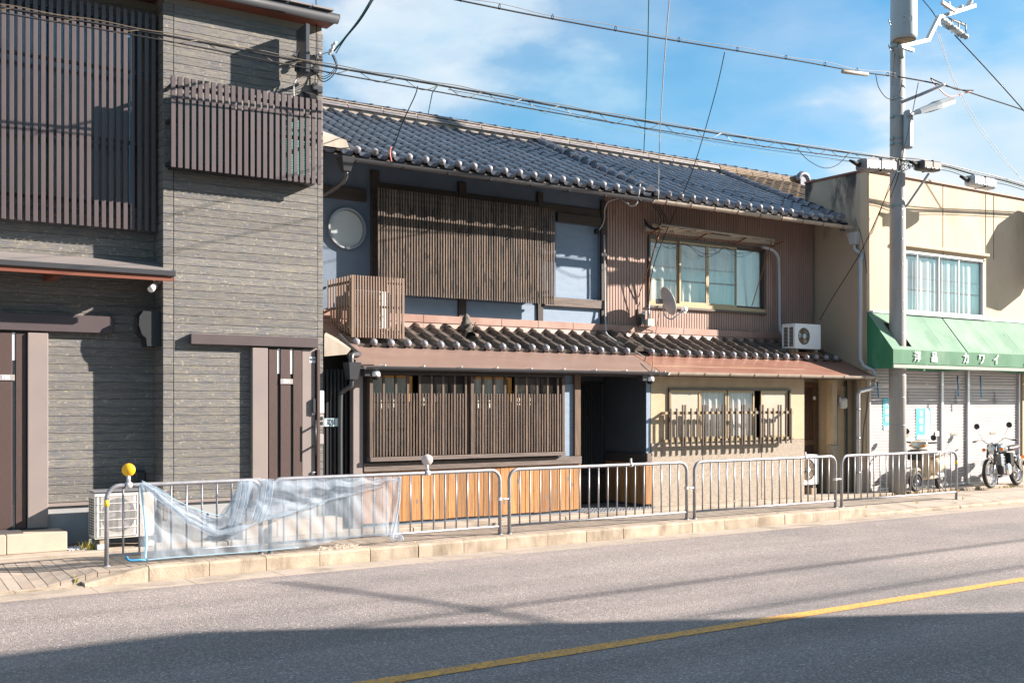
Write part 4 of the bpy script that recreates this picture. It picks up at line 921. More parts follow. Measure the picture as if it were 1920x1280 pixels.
pb = G(); pb.box(PX(274, 12.2), PX(290, 12.2), 12.2, 12.45, .051, .102); single('concrete_block', pb, 'white_plastic', 'white footing block under the right end of the ground air conditioner behind the net', 'block')
cgx0, cgx1 = 6.10, 6.86
aircon('air_conditioner', 'air conditioner inside the slatted wooden cage on the lower tiled roof', (6.24, 13.02, 2.56), w=.5, h=.50, d=.25, fan=.16, fx=.2, m='ac_clean')
CG = thing('slat_cage', 'brown wooden slatted cage hiding an air conditioner on the lower roof', 'cage', (6.1, 12.85, 2.48), world=True)
for i in range(20):
    x = cgx0 + (cgx1 - cgx0 - .02) * i / 19; w = .034 if i in (0, 19) else .019; slat(CG, x, x + w, 12.85, 12.872, 2.48, 3.29, 'cage_wood')
for i in range(9):
    y = 12.90 + i * .085; slat(CG, cgx0, cgx0 + .02, y, y + .025, 2.52 + .3 * (i / 9) * .6, 3.29, 'cage_wood', 'side_slat')
for z in (2.56, 2.88, 3.2):
    g = G(); g.box(cgx0, cgx1, 12.873, 12.895, z, z + .03); part(CG, 'rail', g, 'cage_wood'); g = G(); g.box(cgx0 + .021, cgx0 + .04, 12.896, 13.62, z, z + .03); part(CG, 'rail', g, 'dark_beam')
for i in range(5):
    g = G(); y = 12.95 + i * .15; g.box(cgx1 - .03, cgx1 - .01, y, y + .025, 2.6, 3.29); part(CG, 'side_slat', g, 'cage_wood')
# roof guardian figure on tiles
OF = thing('roof_ornament', 'dark crumbling demon figure standing on curved tiles against the flashing', 'ornament', P(875, 632, 13.42), world=True)
c = P(875, 622, 13.42); g = G()
def of(u, v):
    a = 2 * pi * u; t = v; r = .085 * (sin(pi * min(1, t * .9 + .12)) ** .6) * (1 + .25 * mnoise.noise(Vector((cos(a) * 2, sin(a) * 2, t * 6)))); return (c.x + r * cos(a) * (1 if t > .3 else 1.5), c.y + r * .7 * sin(a), c.z + .0 + .27 * t)
g.grid(of, 20, 14); part(OF, 'body', g, 'ornament')
g = G(); g.tube([(c.x + .09, c.y - .03, c.z + .02), (c.x + .13, c.y - .04, c.z + .14)], .012, 5); g.tube([(c.x - .05, c.y - .05, c.z + .05), (c.x + .03, c.y - .09, c.z + .12)], .016, 5); part(OF, 'arm', g, 'ornament')
for s in (-1, 1):
    g = G().merge(cap_g(.09, .2), Matrix.Translation((c.x + s * .02, c.y - .05, c.z - .09)) @ Matrix.Rotation(R(90 - s * 75) if s < 0 else R(-75), 4, 'Z')); part(OF, 'base_tile', g, 'tile_brown')

# =================================================================== OLD HOUSE TWO (brown corrugated / stucco)
XE = 15.88
B = thing('corrugated_house', 'old house with brown corrugated upper wall and speckled beige stucco below', 'house', (13.4, YL, 0), world=True)
wz0, wz1 = 3.25, 4.38; wa, wb = PX(1218, YU - .04), PX(1436, YU - .04)
g = G(); wall_holes(g, XM + .005, XE, 2.7, 5.12, YU + .02, YU + .12, [(wa, wb, wz0, wz1)]); part(B, 'upper_wall', g, 'corrugated')
# corrugated sheets (ribbed geometry, one per sheet width)
def ribs(x0, x1, z0, z1):
    g = G(); p = .058; V = []; 
    n = max(1, int(round((x1 - x0) / p))); p = (x1 - x0) / n; prof = []
    for i in range(n): prof += [(x0 + i * p, 0), (x0 + i * p + p * .66, 0), (x0 + i * p + p * .72, .013), (x0 + i * p + p * .92, .013)]
    prof.append((x1, 0))
    V = [(x, YU + y - .0, z0) for x, y in prof] + [(x, YU + y, z1) for x, y in prof]; m = len(prof)
    g.add(V, [(i, i + 1, m + i + 1, m + i) for i in range(m - 1)]); return g
for a, b, c_, d in ((XM + .02, wa, 2.88, 5.12), (wb, XE, 2.88, 5.12), (wa, wb, 2.88, wz0), (wa, wb, wz1, 5.12)):
    x = a
    while x < b - .05:
        e = min(x + .64, b); part(B, 'corrugated_sheet', ribs(x, e - .001, c_, d), 'corrugated'); x = e
g = G(); g.box(XM, XE, YU + 1.2, YU + 1.3, 2.6, 5.2); part(B, 'dark_room_backing', g, 'black_void')
flash(B, XM + .002, XE, 6)
eaves(B, XM + .285, XE - .05)
g = G(); zz = lambda y: ZE - .06 + .45 * (y - YE)
g.hexa([(5.5, YR, ZR - .1), (22, YR, ZR - .1), (22, 20, ZR - 1.9), (5.5, 20, ZR - 1.9), (5.5, YR, ZR - .06), (22, YR, ZR - .06), (22, 20, ZR - 1.86), (5.5, 20, ZR - 1.86)]); part(B, 'rear_roof', g, 'dark_beam')
tile_field(B, 11.22, 17, YE + .01, ZE, 15, 'tile_blue', 222)
g = G(); halfgutter(g, 11.16, 15.82, YE - .05, ZE - .085, .055); part(B, 'gutter', g, 'gutter_beige')
for i in range(9):
    g = G(); x = 11.4 + i * .52; g.box(x, x + .012, YE - .112, YE + .0, ZE - .085 - .062, ZE - .085 - .056); g.tube([(x, YE - .05 - .06 * cos(t), ZE - .085 - .06 * sin(t)) for t in (0, .5, 1, 1.57, 2.1, 2.7, 3.14)], .005, 4); part(B, 'gutter_bracket', g, 'rust')
roll(B, 15.62, YE - .02, ZE, 13, 'ridge_cap', 'verge_tile', .085)
g = G(); g.box(15.66, 15.8, YE + .05, YE + .06, 4.7, 4.9); g.hexa([(15.66, YE + .02, ZE - .04), (15.80, YE + .02, ZE - .04), (15.80, YR, ZR - .04), (15.66, YR, ZR - .04), (15.66, YE + .02, ZE + .0), (15.84, YE + .02, ZE + .0), (15.84, YR, ZR + .0), (15.66, YR, ZR + .0)]); part(B, 'verge_board', g, 'tile_blue')
# big upper window
f = G(); yw = YU - .03; fb = .045
f.box(wa, wb, yw, YU + .06, wz0 - .01, wz0 + .05); part(B, 'window_sill', f, 'alu_bronze')
f = G(); f.box(wa - .02, wb + .02, yw - .02, YU + .005, wz0 - .05, wz0 - .01, .004); f.box(wa, wb, yw, YU + .06, wz1 - .03, wz1 + .015); f.box(wa - .005, wa + .03, yw, YU + .06, wz0 + .05, wz1 - .03); f.box(wb - .035, wb + .01, yw, YU + .06, wz0 + .05, wz1 - .03)
wf = part(B, 'window_frame', f, 'alu_brown')
mx = [wa] + [PX(p, YU) for p in (1273, 1325, 1380)] + [wb]
for i in range(4):
    a = mx[i] + .02; b = mx[i + 1] - .0; yy = YU - .01 if i in (1, 2) else YU + .02
    s_ = G(); s_.box(a - .015, a + .02, yy, yy + .025, wz0 + .05, wz1 - .03); s_.box(b - .02, b + .01, yy, yy + .025, wz0 + .05, wz1 - .03); s_.box(a + .02, b - .02, yy, yy + .025, wz0 + .05, wz0 + .09); s_.box(a + .02, b - .02, yy, yy + .025, wz1 - .06, wz1 - .03)
    so_ = part(B, 'window_sash', s_, 'alu_bronze' if i < 3 else 'alu_brown'); g = G(); g.box(a + .02, b - .02, yy + .01, yy + .014, wz0 + .09, wz1 - .06); part(so_, 'pane', g, 'glass' if i < 3 else 'glass_frost')
g = G()
def cu2(u, v): x = wa + .03 + (wb - wa - .06) * u; return (x, YU + .10 + .02 * sin(x * 34 + sin(x * 5) * 2), wz0 + .04 + (wz1 - wz0 - .08) * v)
g.grid(cu2, 200, 2); part(B, 'curtain', g, 'curtain_cool')
# torn awning frame over it
TF = thing('awning_frame', 'rusty awning rod with torn cloth rags above the wide upper window', 'awning', P(1340, 440, 13.3), world=True)
a = P(1240, 421, 13.28); b = P(1452, 450, 13.28); g = G(); g.tube([a, b], .022, 8); part(TF, 'rod', g, 'gutter_beige')
g = G(); g.box(wa - .1, wb + .16, YU - .08, YU - .005, 4.46, 4.52); part(TF, 'roller', g, 'rag')
for x in (wa + .02, (wa + wb) / 2 - .3, (wa + wb) / 2 + .6, wb + .1):
    g = G(); g.bar((x, YU, 4.40), (x, 13.28, a.z + (b.z - a.z) * (x - a.x) / (b.x - a.x)), .02, .02); part(TF, 'arm', g, 'rust')
g = G()
for k, (u0, u1, dz) in enumerate(((0, .22, .12), (.22, .5, .07), (.55, .93, .08))):
    def rg(u, v, u0=u0, u1=u1, dz=dz): 
        uu = u0 + (u1 - u0) * u; p = a.lerp(b, uu); return (p.x, p.y + .03 * sin(u * 30) + (.22 if k < 2 else .1) * v, p.z + .07 * v - .02 - dz * v * abs(sin(u * 9 + k)) - .04 * mnoise.noise(Vector((uu * 20, v * 3, k))))
    g.grid(rg, 24, 3)
part(TF, 'torn_cloth', g, 'rag')
for px_, py_ in ((1236, 440), (1448, 450)): 
    g = G(); p = P(px_, py_, 13.3); g.tube([p, (p.x - .18, YU - .03, 3.35)], .008, 5); part(TF, 'stay', g, 'rust')
# lower roof
lower_deck(B, XM + .01, XE, 'apron_red')
tile_field(B, 11.18, 18, YLE, ZLE, 4, 'tile_brown', 66)
g = G(); halfgutter(g, XM + .13, 15.78, 12.25, 2.09, .05); part(B, 'lower_gutter', g, 'gutter_beige')
for i in range(9):
    g = G(); x = 11.2 + i * .54; g.tube([(x, 12.25 - .054 * cos(t), 2.09 - .054 * sin(t)) for t in (0, .5, 1, 1.57, 2.1, 2.7, 3.14)], .005, 4); part(B, 'gutter_clip', g, 'rust')
# ground floor wall
XQ = PX(1508, YL); gx0, gx1 = PX(1254, YL), PX(1479, YL); gz0, gz1 = 1.06, 1.83
g = G(); wall_holes(g, XM + .003, XQ, 1.02, 2.2, YL, YL + .12, [(gx0, gx1, gz0, gz1)]); g.box(XQ - .12, XQ - .0, YL + .121, 13.4, .05, 2.2); part(B, 'stucco_wall', g, 'stucco')
for a, b in ((XM + .003, PX(1317, YL)), (PX(1317, YL), PX(1427, YL)), (PX(1427, YL), XQ)):
    g = G(); g.box(a, b - .008, YL - .012, YL + .12, .05, 1.012, .004); part(B, 'pebbledash_panel', g, 'pebble_wall')
f = G(); f.box(gx0 - .02, gx1 + .02, YL - .03, YL + .05, gz1, gz1 + .03); f.box(gx0 - .02, gx0 + .01, YL - .03, YL + .05, gz0, gz1); f.box(gx1 - .01, gx1 + .02, YL - .03, YL + .05, gz0, gz1); f.box(gx0 - .03, gx1 + .03, YL - .04, YL + .05, gz0 - .035, gz0); part(B, 'window_frame', f, 'alu_brown')
L4 = [(1257, 1313, 0), (1315, 1365, 1), (1367, 1417, 1), (1427, 1477, 0)]
for (p0, p1, k) in L4:
    a, b = PX(p0, YL), PX(p1, YL); yy = YL + .0 if not k else YL + .03
    s_ = G(); s_.box(a, a + .03, yy, yy + .025, gz0, gz1); s_.box(b - .03, b, yy, yy + .025, gz0, gz1); s_.box(a + .03, b - .03, yy, yy + .025, gz0, gz0 + .04); s_.box(a + .03, b - .03, yy, yy + .025, gz1 - .04, gz1)
    so_ = part(B, 'window_sash', s_, 'alu_bronze'); g = G(); g.box(a + .03, b - .03, yy + .01, yy + .015, gz0 + .04, gz1 - .04); part(so_, 'pane', g, 'glass' if k else 'frost_beige', None if k else 'frosted beige pane')
g = G()
def cu3(u, v): x = PX(1315, YL) + (PX(1417, YL) - PX(1315, YL)) * u; return (x, YL + .09 + .016 * sin(x * 60 + 2 * sin(x * 11) + v), gz0 + .02 + (gz1 - gz0 - .04) * v)
g.grid(cu3, 160, 3); part(B, 'curtain', g, 'curtain'); g = G(); g.box(gx0, gx1, YL + .13, YL + .14, gz0, gz1); part(B, 'dark_room_backing', g, 'black_void')
# window grille
GR = thing('window_grille', 'bronze window grille with paired taller bars on the stucco wall', 'grille', ((gx0 + gx1) / 2, YL - .14, .98), world=True)
yg = YL - .15
gr0, gr1 = PX(1247, yg), PX(1489, yg)
for z in (1.475, 1.05): g = G(); g.box(gr0, gr1, yg, yg + .03, z - .022, z + .022, .003); part(GR, 'rail', g, 'alu_bronze')
for x in (gr0 + .06, gr1 - .1):
    for z in (1.475, 1.05): g = G(); g.box(x, x + .03, yg + .031, YL - .002, z - .02, z + .02); part(GR, 'bracket', g, 'alu_bronze')
for v in (563, 603, 643, 660, 699, 740, 777, 795, 834, 872, 909, 926, 962, 999, 1037, 1053, 1090, 1127, 1161, 1178, 1211, 1247, 1281, 1298, 1332, 1366):
    x = PX(1100 + v / 3.555, yg - .02); tall = v in (643, 660, 777, 795, 909, 926, 1037, 1053, 1161, 1178, 1281, 1298)
    slat(GR, x - .014, x + .014, yg - .022, yg - .001, .965, 1.60 if tall else 1.545, 'alu_brown', 'bar')
# recessed entry
g = G(); g.box(XQ - .119, XE, 13.05, 13.12, .05, 2.2); g.box(15.28, XE, 12.76, 12.82, .05, 2.2); g.box(15.28, 15.33, 12.83, 13.04, .05, 2.2); g.box(XQ, XE, 12.5, 13.04, 2.14, 2.18); part(B, 'entry_wall', g, 'stucco')
g = G(); g.box(15.18, 15.30, 12.62, 12.757, .9, 2.14, .005); part(B, 'entry_pillar', g, 'stucco'); g = G(); g.box(15.17, 15.31, 12.61, 12.76, .05, .895, .005); part(B, 'pillar_base', g, 'pebble_wall')
g = G(); g.box(15.8, 15.92, 12.50, 12.6, .45, 2.13); part(B, 'corner_post', g, 'stucco'); g = G(); g.box(15.79, 15.92, 12.49, 12.61, .05, .445); part(B, 'pillar_base', g, 'pebble_wall')
DD = thing('entrance_door', 'dark brown panelled door in the recess right of the stucco wall', 'door', (14.9, 13.0, .05), world=True)
da, db = 14.36, 15.22
g = G(); g.box(da, db, 13.01, 13.045, .06, 1.98); part(DD, 'door_leaf', g, 'door_brown')
for a, b, c_, d in ((da, db, 1.90, 1.98), (da, db, .06, .2), (da, da + .09, .2, 1.9), (db - .09, db, .2, 1.9), (da + .09, db - .09, .88, .98)):
    g = G(); g.box(a, b, 12.985, 13.009, c_, d, .004); part(DD, 'frame_rail', g, 'post_brown')
for i in range(4): g = G(); x = 14.98 + i * .06; g.box(x, x + .02, 12.99, 13.009, .98, 1.9); part(DD, 'slat', g, 'post_brown')
g = G(); g.lathe((PX(1527, 12.98), 12.984, PZ(1527, 746, 12.98)), (0, -1, 0), [(.035, 0), (.035, .006)], 14); part(DD, 'badge', g, 'poster_white')
GM = thing('gas_meter', 'cream gas meter with pipes on the wall beside the recessed door', 'meter', P(1578, 750, 12.7), world=True)
c = P(1578, 752, 12.70); g = G(); g.box(c.x - .09, c.x + .09, 12.62, 12.75, c.z - .13, c.z + .06, .03); part(GM, 'body', g, 'ac_white')
g = G(); g.box(c.x - .13, c.x - .08, 12.64, 12.74, c.z - .02, c.z + .08, .01); g.box(c.x - .06, c.x + .0, 12.61, 12.64, c.z + .0, c.z + .04); part(GM, 'counter', g, 'plate')
for dx, zt2 in ((-.11, -.05), (.16, .24)): g = G(); g.tube(curve_pts([(c.x + dx, 12.72, .06), (c.x + dx, 12.72, c.z + zt2 - .02), (c.x + dx - (.06 if dx > 0 else 0), 12.72, c.z + zt2 + .02)], 3), .018, 8); part(GM, 'pipe', g, 'gutter_dark')
AC3 = aircon('air_conditioner', 'white air conditioner standing in the door recess behind the fence', (PX(1510, 12.72) - .36, 12.70, .16), w=.68, h=.52, fan=.19, fx=.40, m='ac_clean', style=1)
for k, lb in ((0.03, 'left'), (.5, 'right')):
    pb = G(); pb.box(AC3.location.x + k, AC3.location.x + k + .12, 12.70, 12.98, .051, .158); single('concrete_block', pb, 'concrete', f'{lb} footing block under the recessed air conditioner', 'block')
# rooftop air conditioner
ax = PX(1490, 12.95); AC2 = aircon('air_conditioner', 'white air conditioner with brown fan on the lower roof beside the corrugated wall', (ax, 12.95, PZ(1490, 653, 12.95) - .06), w=PX(1539, 12.95) - ax, h=.44, fan=.15, fx=.24, d=.3, m='ac_clean', style=1)
az = AC2.location.z
RK = thing('roof_rack', 'rusty steel rack carrying the air conditioner on the lower roof', 'rack', (ax + .3, 13.1, az - .1), world=True)
for y in (12.98, 13.2): g = G(); g.box(ax - .05, ax + .72, y, y + .03, az - .03, az - .0); part(RK, 'rail', g, 'rust')
for x in (ax + .08, ax + .56): g = G(); g.bar((x, 13.22, az - .015), (x + .06, 12.86, 2.45), .03, .03); g.bar((x, 13.23, az - .015), (x, 13.3, 2.62), .03, .03); part(RK, 'leg', g, 'rust')
conduit('refrigerant_duct', 'grey curved duct running from the window frame down to the roof air conditioner', 'duct', [P(1430, 463, 13.5), P(1447, 468, 13.5), P(1458, 480, 13.52), P(1460, 500, 13.55), P(1461, 560, 13.55), P(1462, 610, 13.52), P(1468, 628, 13.4), P(1476, 638, 13.3)], .028, 'pipe_white', n=8)
# right downpipes
DP = thing('downpipe', 'white downpipe with hopper at the right end of the upper tiled roof', 'pipe', P(1612, 600, 12.6), world=True)
h = P(1602, 447, 12.72); g = G(); g.hexa([(h.x - .06, 12.66, h.z - .11), (h.x + .06, 12.66, h.z - .11), (h.x + .06, 12.78, h.z - .11), (h.x - .06, 12.78, h.z - .11), (h.x - .10, 12.62, h.z + .10), (h.x + .10, 12.62, h.z + .10), (h.x + .10, 12.82, h.z + .10), (h.x - .10, 12.82, h.z + .10)]); part(DP, 'hopper', g, 'pipe_white')
xq = PX(1613, 12.5); g = G(); g.tube(curve_pts([(h.x, 12.72, h.z - .1), (h.x, 12.71, h.z - .2), (h.x + .04, 12.6, h.z - .3), (xq, 12.5, h.z - .42)], 4) + [(xq, 12.5, 2.4), (xq + .02, 12.45, 2.28), P(1636, 694, 12.33), P(1641, 702, 12.3), P(1641, 715, 12.3)], .035, 10); part(DP, 'upper_pipe', g, 'pipe_white')
g = G(); g.box(P(1640, 0, 12.3).x - .05, P(1640, 0, 12.3).x + .05, 12.24, 12.34, 2.0, 2.1, .01); part(DP, 'elbow_box', g, 'gutter_beige')
g = G(); lx = PX(1609, 12.38); g.tube([P(1640, 722, 12.3), P(1634, 728, 12.32), P(1612, 733, 12.36), (lx, 12.38, 1.78), (lx, 12.38, .06)], .035, 10); part(DP, 'lower_pipe', g, 'pipe_white')
for z in (1.5, 1.0, .4): g = G(); g.lathe((lx, 12.38, z), (0, 0, 1), [(.041, 0), (.041, .03)], 10); part(DP, 'clamp', g, 'steel_dark')
# third roof behind (weathered brown tiles)
C = thing('rear_house', 'weathered brown tiled roof behind the cream shop building', 'house', (18, 15, 0), world=True)
g = G(); g.hexa([(15.86, 13.7, 5.1), (22.5, 13.7, 5.1), (22.5, YR, ZR - .06), (15.86, YR, ZR - .06), (15.86, 13.7, 5.14), (22.5, 13.7, 5.14), (22.5, YR, ZR - .02), (15.86, YR, ZR - .02)]); part(C, 'roof_deck', g, 'tile_old')
tm = tile_g(.028).mesh('roof_tile', 'tile_old')
for r in range(4, 15):
    for i in range(21): 
        s = r * EXP; inst(C, 'roof_tile', tm, None, mw=slope_m(15.86 + i * TW, YE + .0 + s * cos(PH), ZE + .02 + s * sin(PH) + random.uniform(-.006, .006)) @ Matrix.Rotation(random.uniform(-.03, .03), 4, 'Z'))
n = 12
for k in range(4):
    for i in range(n):
        a = 15.63 + i * .45; g = G(); w = .17 - .015 * k; g.box(a, a + .44, YR - w, YR + w, ZR + .01 + k * .034, ZR + .036 + k * .034, .005); part(C, 'ridge_course_tile', g, 'tile_old')
g = G(); g.box(15.64, 21, YR - .12, YR + .12, ZR - .1, ZR + .14); part(C, 'ridge_mortar', g, 'mortar')
me = cap_g(.07, .31).mesh('ridge_cap', 'ridge_cap')
for i in range(18): inst(C, 'ridge_cap', me, (15.92 + i * .3, YR, ZR + .14), (0, 0, R(90)))
c = P(1506, 333, YR - .2); g = G(); g.tube([(c.x + .16 * cos(t), c.y, c.z - .08 + .16 * sin(t)) for t in [pi * k / 12 for k in range(13)]], .06, 8); g.box(c.x - .1, c.x + .1, c.y - .02, c.y + .2, c.z - .2, c.z + .06); part(C, 'ridge_end_tile', g, 'ridge_cap')
g = G(); g.box(15.9, 22.4, 14.0, 14.1, 0, 5.1); part(C, 'wall', g, 'side_wall')

# =================================================================== SHOP BUILDING (right)
XS = 15.94; ZS = 5.74
D = thing('shop_building', 'cream stucco shop building with flat parapet behind the utility pole', 'building', (20, YL, 0), world=True)
va, vb, vz0, vz1 = PX(1690, YL), PX(1846, YL), 3.30, 4.42
g = G(); wall_holes(g, XS, 27, 3.24, ZS, YL, YL + .14, [(va, vb, vz0, vz1)]); part(D, 'front_wall', g, 'cream_wall')
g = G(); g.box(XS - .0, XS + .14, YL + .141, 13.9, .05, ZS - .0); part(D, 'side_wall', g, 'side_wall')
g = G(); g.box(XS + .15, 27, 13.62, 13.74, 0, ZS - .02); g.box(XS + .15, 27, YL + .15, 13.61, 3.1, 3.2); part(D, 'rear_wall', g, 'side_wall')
g = G(); g.box(XS - .03, 27, YL - .04, YL + .2, ZS + .001, ZS + .04, .006); g.box(XS - .03, XS + .18, YL + .201, 13.9, ZS + .001, ZS + .04, .006); part(D, 'coping', g, 'coping')
for x in (PX(1768, YL), PX(1848, YL), PX(1863, YL)): g = G(); g.box(x - .004, x + .004, YL - .006, YL - .001, 3.3 if x < 19 else 4.45, ZS - .02); part(D, 'wall_joint', g, 'plaster_dark')
g = G(); g.box(PX(1672, YL), PX(1850, YL), YL - .07, YL - .001, vz1 + .06, vz1 + .12, .008); part(D, 'lintel_ledge', g, 'cream_wall')
f = G(); f.box(va, vb, YL + .0, YL + .06, vz1 - .04, vz1); f.box(va, vb, YL - .05, YL + .06, vz0 - .06, vz0 + .03, .005); f.box(va, va + .03, YL, YL + .06, vz0, vz1); f.box(vb - .05, vb, YL + .0, YL + .06, vz0, vz1); part(D, 'window_frame', f, 'alu')
mm_ = [va] + [PX(p, YL) for p in (1723, 1762, 1801)] + [vb]
for i in range(4):
    a, b = mm_[i], mm_[i + 1]; yy = YL + .02 + .02 * (i % 2)
    s_ = G(); s_.box(a + .001, a + .028, yy, yy + .018, vz0 + .03, vz1 - .04); s_.box(b - .028, b - .001, yy, yy + .018, vz0 + .03, vz1 - .04); so_ = part(D, 'window_sash', s_, 'alu')
    g = G(); g.box(a + .028, b - .028, yy + .006, yy + .01, vz0 + .03, vz1 - .04); part(so_, 'pane', g, 'glass')
g = G()
def cu4(u, v): x = va + (vb - va) * u; return (x, YL + .11 + .014 * sin(x * 38 + sin(x * 9) * 2), vz0 + .02 + (vz1 - vz0 - .04) * v)
g.grid(cu4, 180, 2); part(D, 'curtain', g, 'curtain'); g = G(); g.box(va, vb, YL + .141, YL + .15, vz0, vz1); part(D, 'dark_room_backing', g, 'black_void')
# ground floor: shutters
sz = .10; zt_ = 2.44
bars = [PX(1627, 12.56), PX(1764, 12.56), PX(1813, 12.56), PX(1909, 12.56)]
bars = [XS + .122, PX(1765, 12.56), PX(1814, 12.56), PX(1910, 12.56)]
def shutter(a, b, label):
    T = thing('roller_shutter', label, 'shutter', ((a + b) / 2, 12.58, sz), world=True)
    n = 42; h = (zt_ - sz) / n; g = G(); prof = []
    for i in range(n): z = sz + i * h; prof += [(12.586, z), (12.574, z + h * .12), (12.572, z + h * .82), (12.582, z + h * .95)]
    prof.append((12.60, zt_)); m = len(prof)
    g.add([(a, y, z) for y, z in prof] + [(b, y, z) for y, z in prof], [(i, m + i, m + i + 1, i + 1) for i in range(m - 1)])
    part(T, 'curtain_slats', g, 'shutter', kind='stuff')
    g = G(); g.box(a, b, 12.56, 12.6, sz - .045, sz - .001); part(T, 'bottom_bar', g, 'alu')
    g = G(); cx = (a + b) / 2; g.box(cx - .1, cx + .1, 12.562, 12.571, 1.02, 1.05); part(T, 'handle_plate', g, 'gutter_beige')
    g = G(); g.tube([(cx + .05, 12.566, 1.86), (cx + .05, 12.566, 1.74), (cx + .02, 12.566, 1.70), (cx + .02, 12.566, 1.62), (cx + .08, 12.566, 1.62), (cx + .08, 12.566, 1.70), (cx + .05, 12.566, 1.74)], .005, 4); part(T, 'pull_loop', g, 'steel_dark')
    return T
SH = [shutter(bars[i] + .035, bars[i + 1] - .035, l) for i, l in enumerate(('ribbed white roller shutter behind the utility pole with cyan posters', 'narrow ribbed white roller shutter between the two metal posts', 'ribbed white roller shutter behind the black motorcycle'))]
for x in bars: g = G(); g.box(x - .035, x + .035, 12.53, 12.62, .06, zt_, .004); part(D, 'shutter_post', g, 'alu')
g = G(); g.box(bars[-1] + .04, 27, 12.5, 12.6, .05, 2.6); part(D, 'pier', g, 'stucco'); g = G(); g.box(XS + .01, 27, 12.645, 12.75, 2.4, 3.236); g.box(XS + .12, 27, 12.50, 12.619, 2.45, 3.23); part(D, 'shutter_header', g, 'plaster_dark'); g = G(); g.box(XS, XS + .085, 12.498, 12.64, .05, 3.238, .004); part(D, 'corner_pier', g, 'cream_wall')
g = G(); g.box(XS + .1, 27, 12.66, 12.7, .05, 2.4); part(D, 'shop_back', g, 'black_void')
# posters
def poster(px0, px1, py0, py1, label):
    a, b = PX(px0, 12.565), PX(px1, 12.565); z1, z0 = PZ((px0 + px1) / 2, py0, 12.565), PZ((px0 + px1) / 2, py1, 12.565)
    w = b - a; g = G(); g.grid(lambda u, v: (a + w * u, 12.566 + .003 * sin(u * 7 + v * 5), z0 + (z1 - z0) * v), 6, 10)
    T = single('poster', g, 'poster_cyan', label, 'poster')
    def sub(nm, g, m): o = bpy.data.objects.new(nm, g.mesh(nm, m, T.location)); COL.objects.link(o); o.parent = T
    g = G(); h = z1 - z0; y = 12.5615
    g.box(a + .06 * w, a + .94 * w, y, y + .001, z0, z0 + .14 * h); g.box(a + .60 * w, a + .9 * w, y, y + .001, z0 + .14 * h, z1 - .03 * h); sub('white_field', g, 'poster_white')
    g = G()
    for k, s in enumerate('京都府'): g.merge(text_g(s, .24 * h / 1.15, at=(a + .32 * w, y, z1 - (.18 + .245 * k) * h), bold=.0))
    g.merge(text_g('募集中', .05, at=(a + .5 * w, y - .002, z0 + .07 * h))) if 0 else None
    sub('lettering', g, 'poster_white')
    g = G(); 
    for k in range(7): g.box(a + (.12 + .11 * k) * w, a + (.18 + .11 * k) * w, y - .002, y - .001, z0 + .06 * h, z0 + .085 * h)
    g.lathe((a + .76 * w, y - .001, z0 + .27 * h), (0, -1, 0), [(.035, 0), (.035, .001)], 12); sub('small_print', g, 'ink_pale')
    return T
poster(1718, 1745, 765, 823, 'cyan and white poster on the shutter just right of the pole')
poster(1656, 1676, 747, 806, 'cyan and white poster on the shutter just left of the pole')
g = G(); g.box(PX(1754, 12.56), PX(1762, 12.56), 12.556, 12.56, PZ(1758, 817, 12.56), PZ(1758, 808, 12.56)); single('small_notice', g, 'poster_white', 'small white card stuck to the shutter near the first post', 'card')
# awning
AW = thing('shop_awning', 'faded green awning lettered in white over the shop shutters', 'awning', (18, 12.2, 2.3), world=True)
yf = 11.95; zA, zB, zC = 3.24, 2.56, 2.31
xa = XS + .0; xbm = 24.0
g = G(); g.add([(xa, YL - .005, zA), (xa, yf, zB), (xa, yf, zC - .08), (xa, YL - .005, zC - .08)], [(0, 3, 2, 1)]); g.add([(xa + .004, YL - .005, zA), (xa + .004, yf, zB), (xa + .004, yf, zC - .08), (xa + .004, YL - .005, zC - .08)], [(0, 1, 2, 3)]); part(AW, 'side_cloth', g, 'awning_green')
seams = [xa, PX(1735, yf), PX(1775, yf), PX(1815, yf), PX(1865, yf), 19.9, 21, 22.4, xbm]
POX = 16.36; POY = 12.17
def topf(x0, x1, ya, za, yb, zb2, n=6):
    g = G()
    def f(u, v): x = x0 + (x1 - x0) * u; return (x, ya + (yb - ya) * v, za + (zb2 - za) * v - .022 * sin(pi * u) * sin(pi * v))
    g.grid(f, n, 6); return g
def sl_(t): return (YL - .01 + (yf - YL + .01) * t, zA + (zB - zA) * t)
# panel with opening round the pole
x0, x1 = seams[0], seams[1]
t0, t1 = (YL - .01 - (POY + .17)) / (YL - .01 - yf), (YL - .01 - (POY - .17)) / (YL - .01 - yf)
hx0, hx1 = POX - .17, POX + .17
g = G()
for (a, b, u, v) in ((x0, hx0, 0, 1), (hx1, x1, 0, 1), (hx0, hx1, 0, t0), (hx0, hx1, t1, 1)):
    p0 = sl_(u); p1 = sl_(v); g.add([(a, p0[0], p0[1]), (b, p0[0], p0[1]), (b, p1[0], p1[1]), (a, p1[0], p1[1])], [(0, 3, 2, 1)])
part(AW, 'cloth_panel', g, 'awning_faded')
for i in range(1, len(seams) - 1):
    a, b = seams[i], seams[i + 1] - .004
    if i == 2: b -= .03                                   # torn seam
    part(AW, 'cloth_panel', topf(a, b, YL - .01, zA, yf, zB), 'awning_faded')
tx = seams[3]; g = G(); 
g.add([(tx - .04, 12.35, 3.03), (tx + .05, 12.15, 2.79), (tx + .0, 12.0, 2.6), (tx - .03, 12.2, 2.80)], [(0, 1, 2, 3)]); part(AW, 'torn_flap', g, 'awning_green')
g = G(); g.grid(lambda u, v: (xa + (xbm - xa) * u, yf - .006 - .006 * sin(u * 60) * (1 - v), zC + (zB - zC) * v), 80, 2); part(AW, 'valance', g, 'awning_valance')
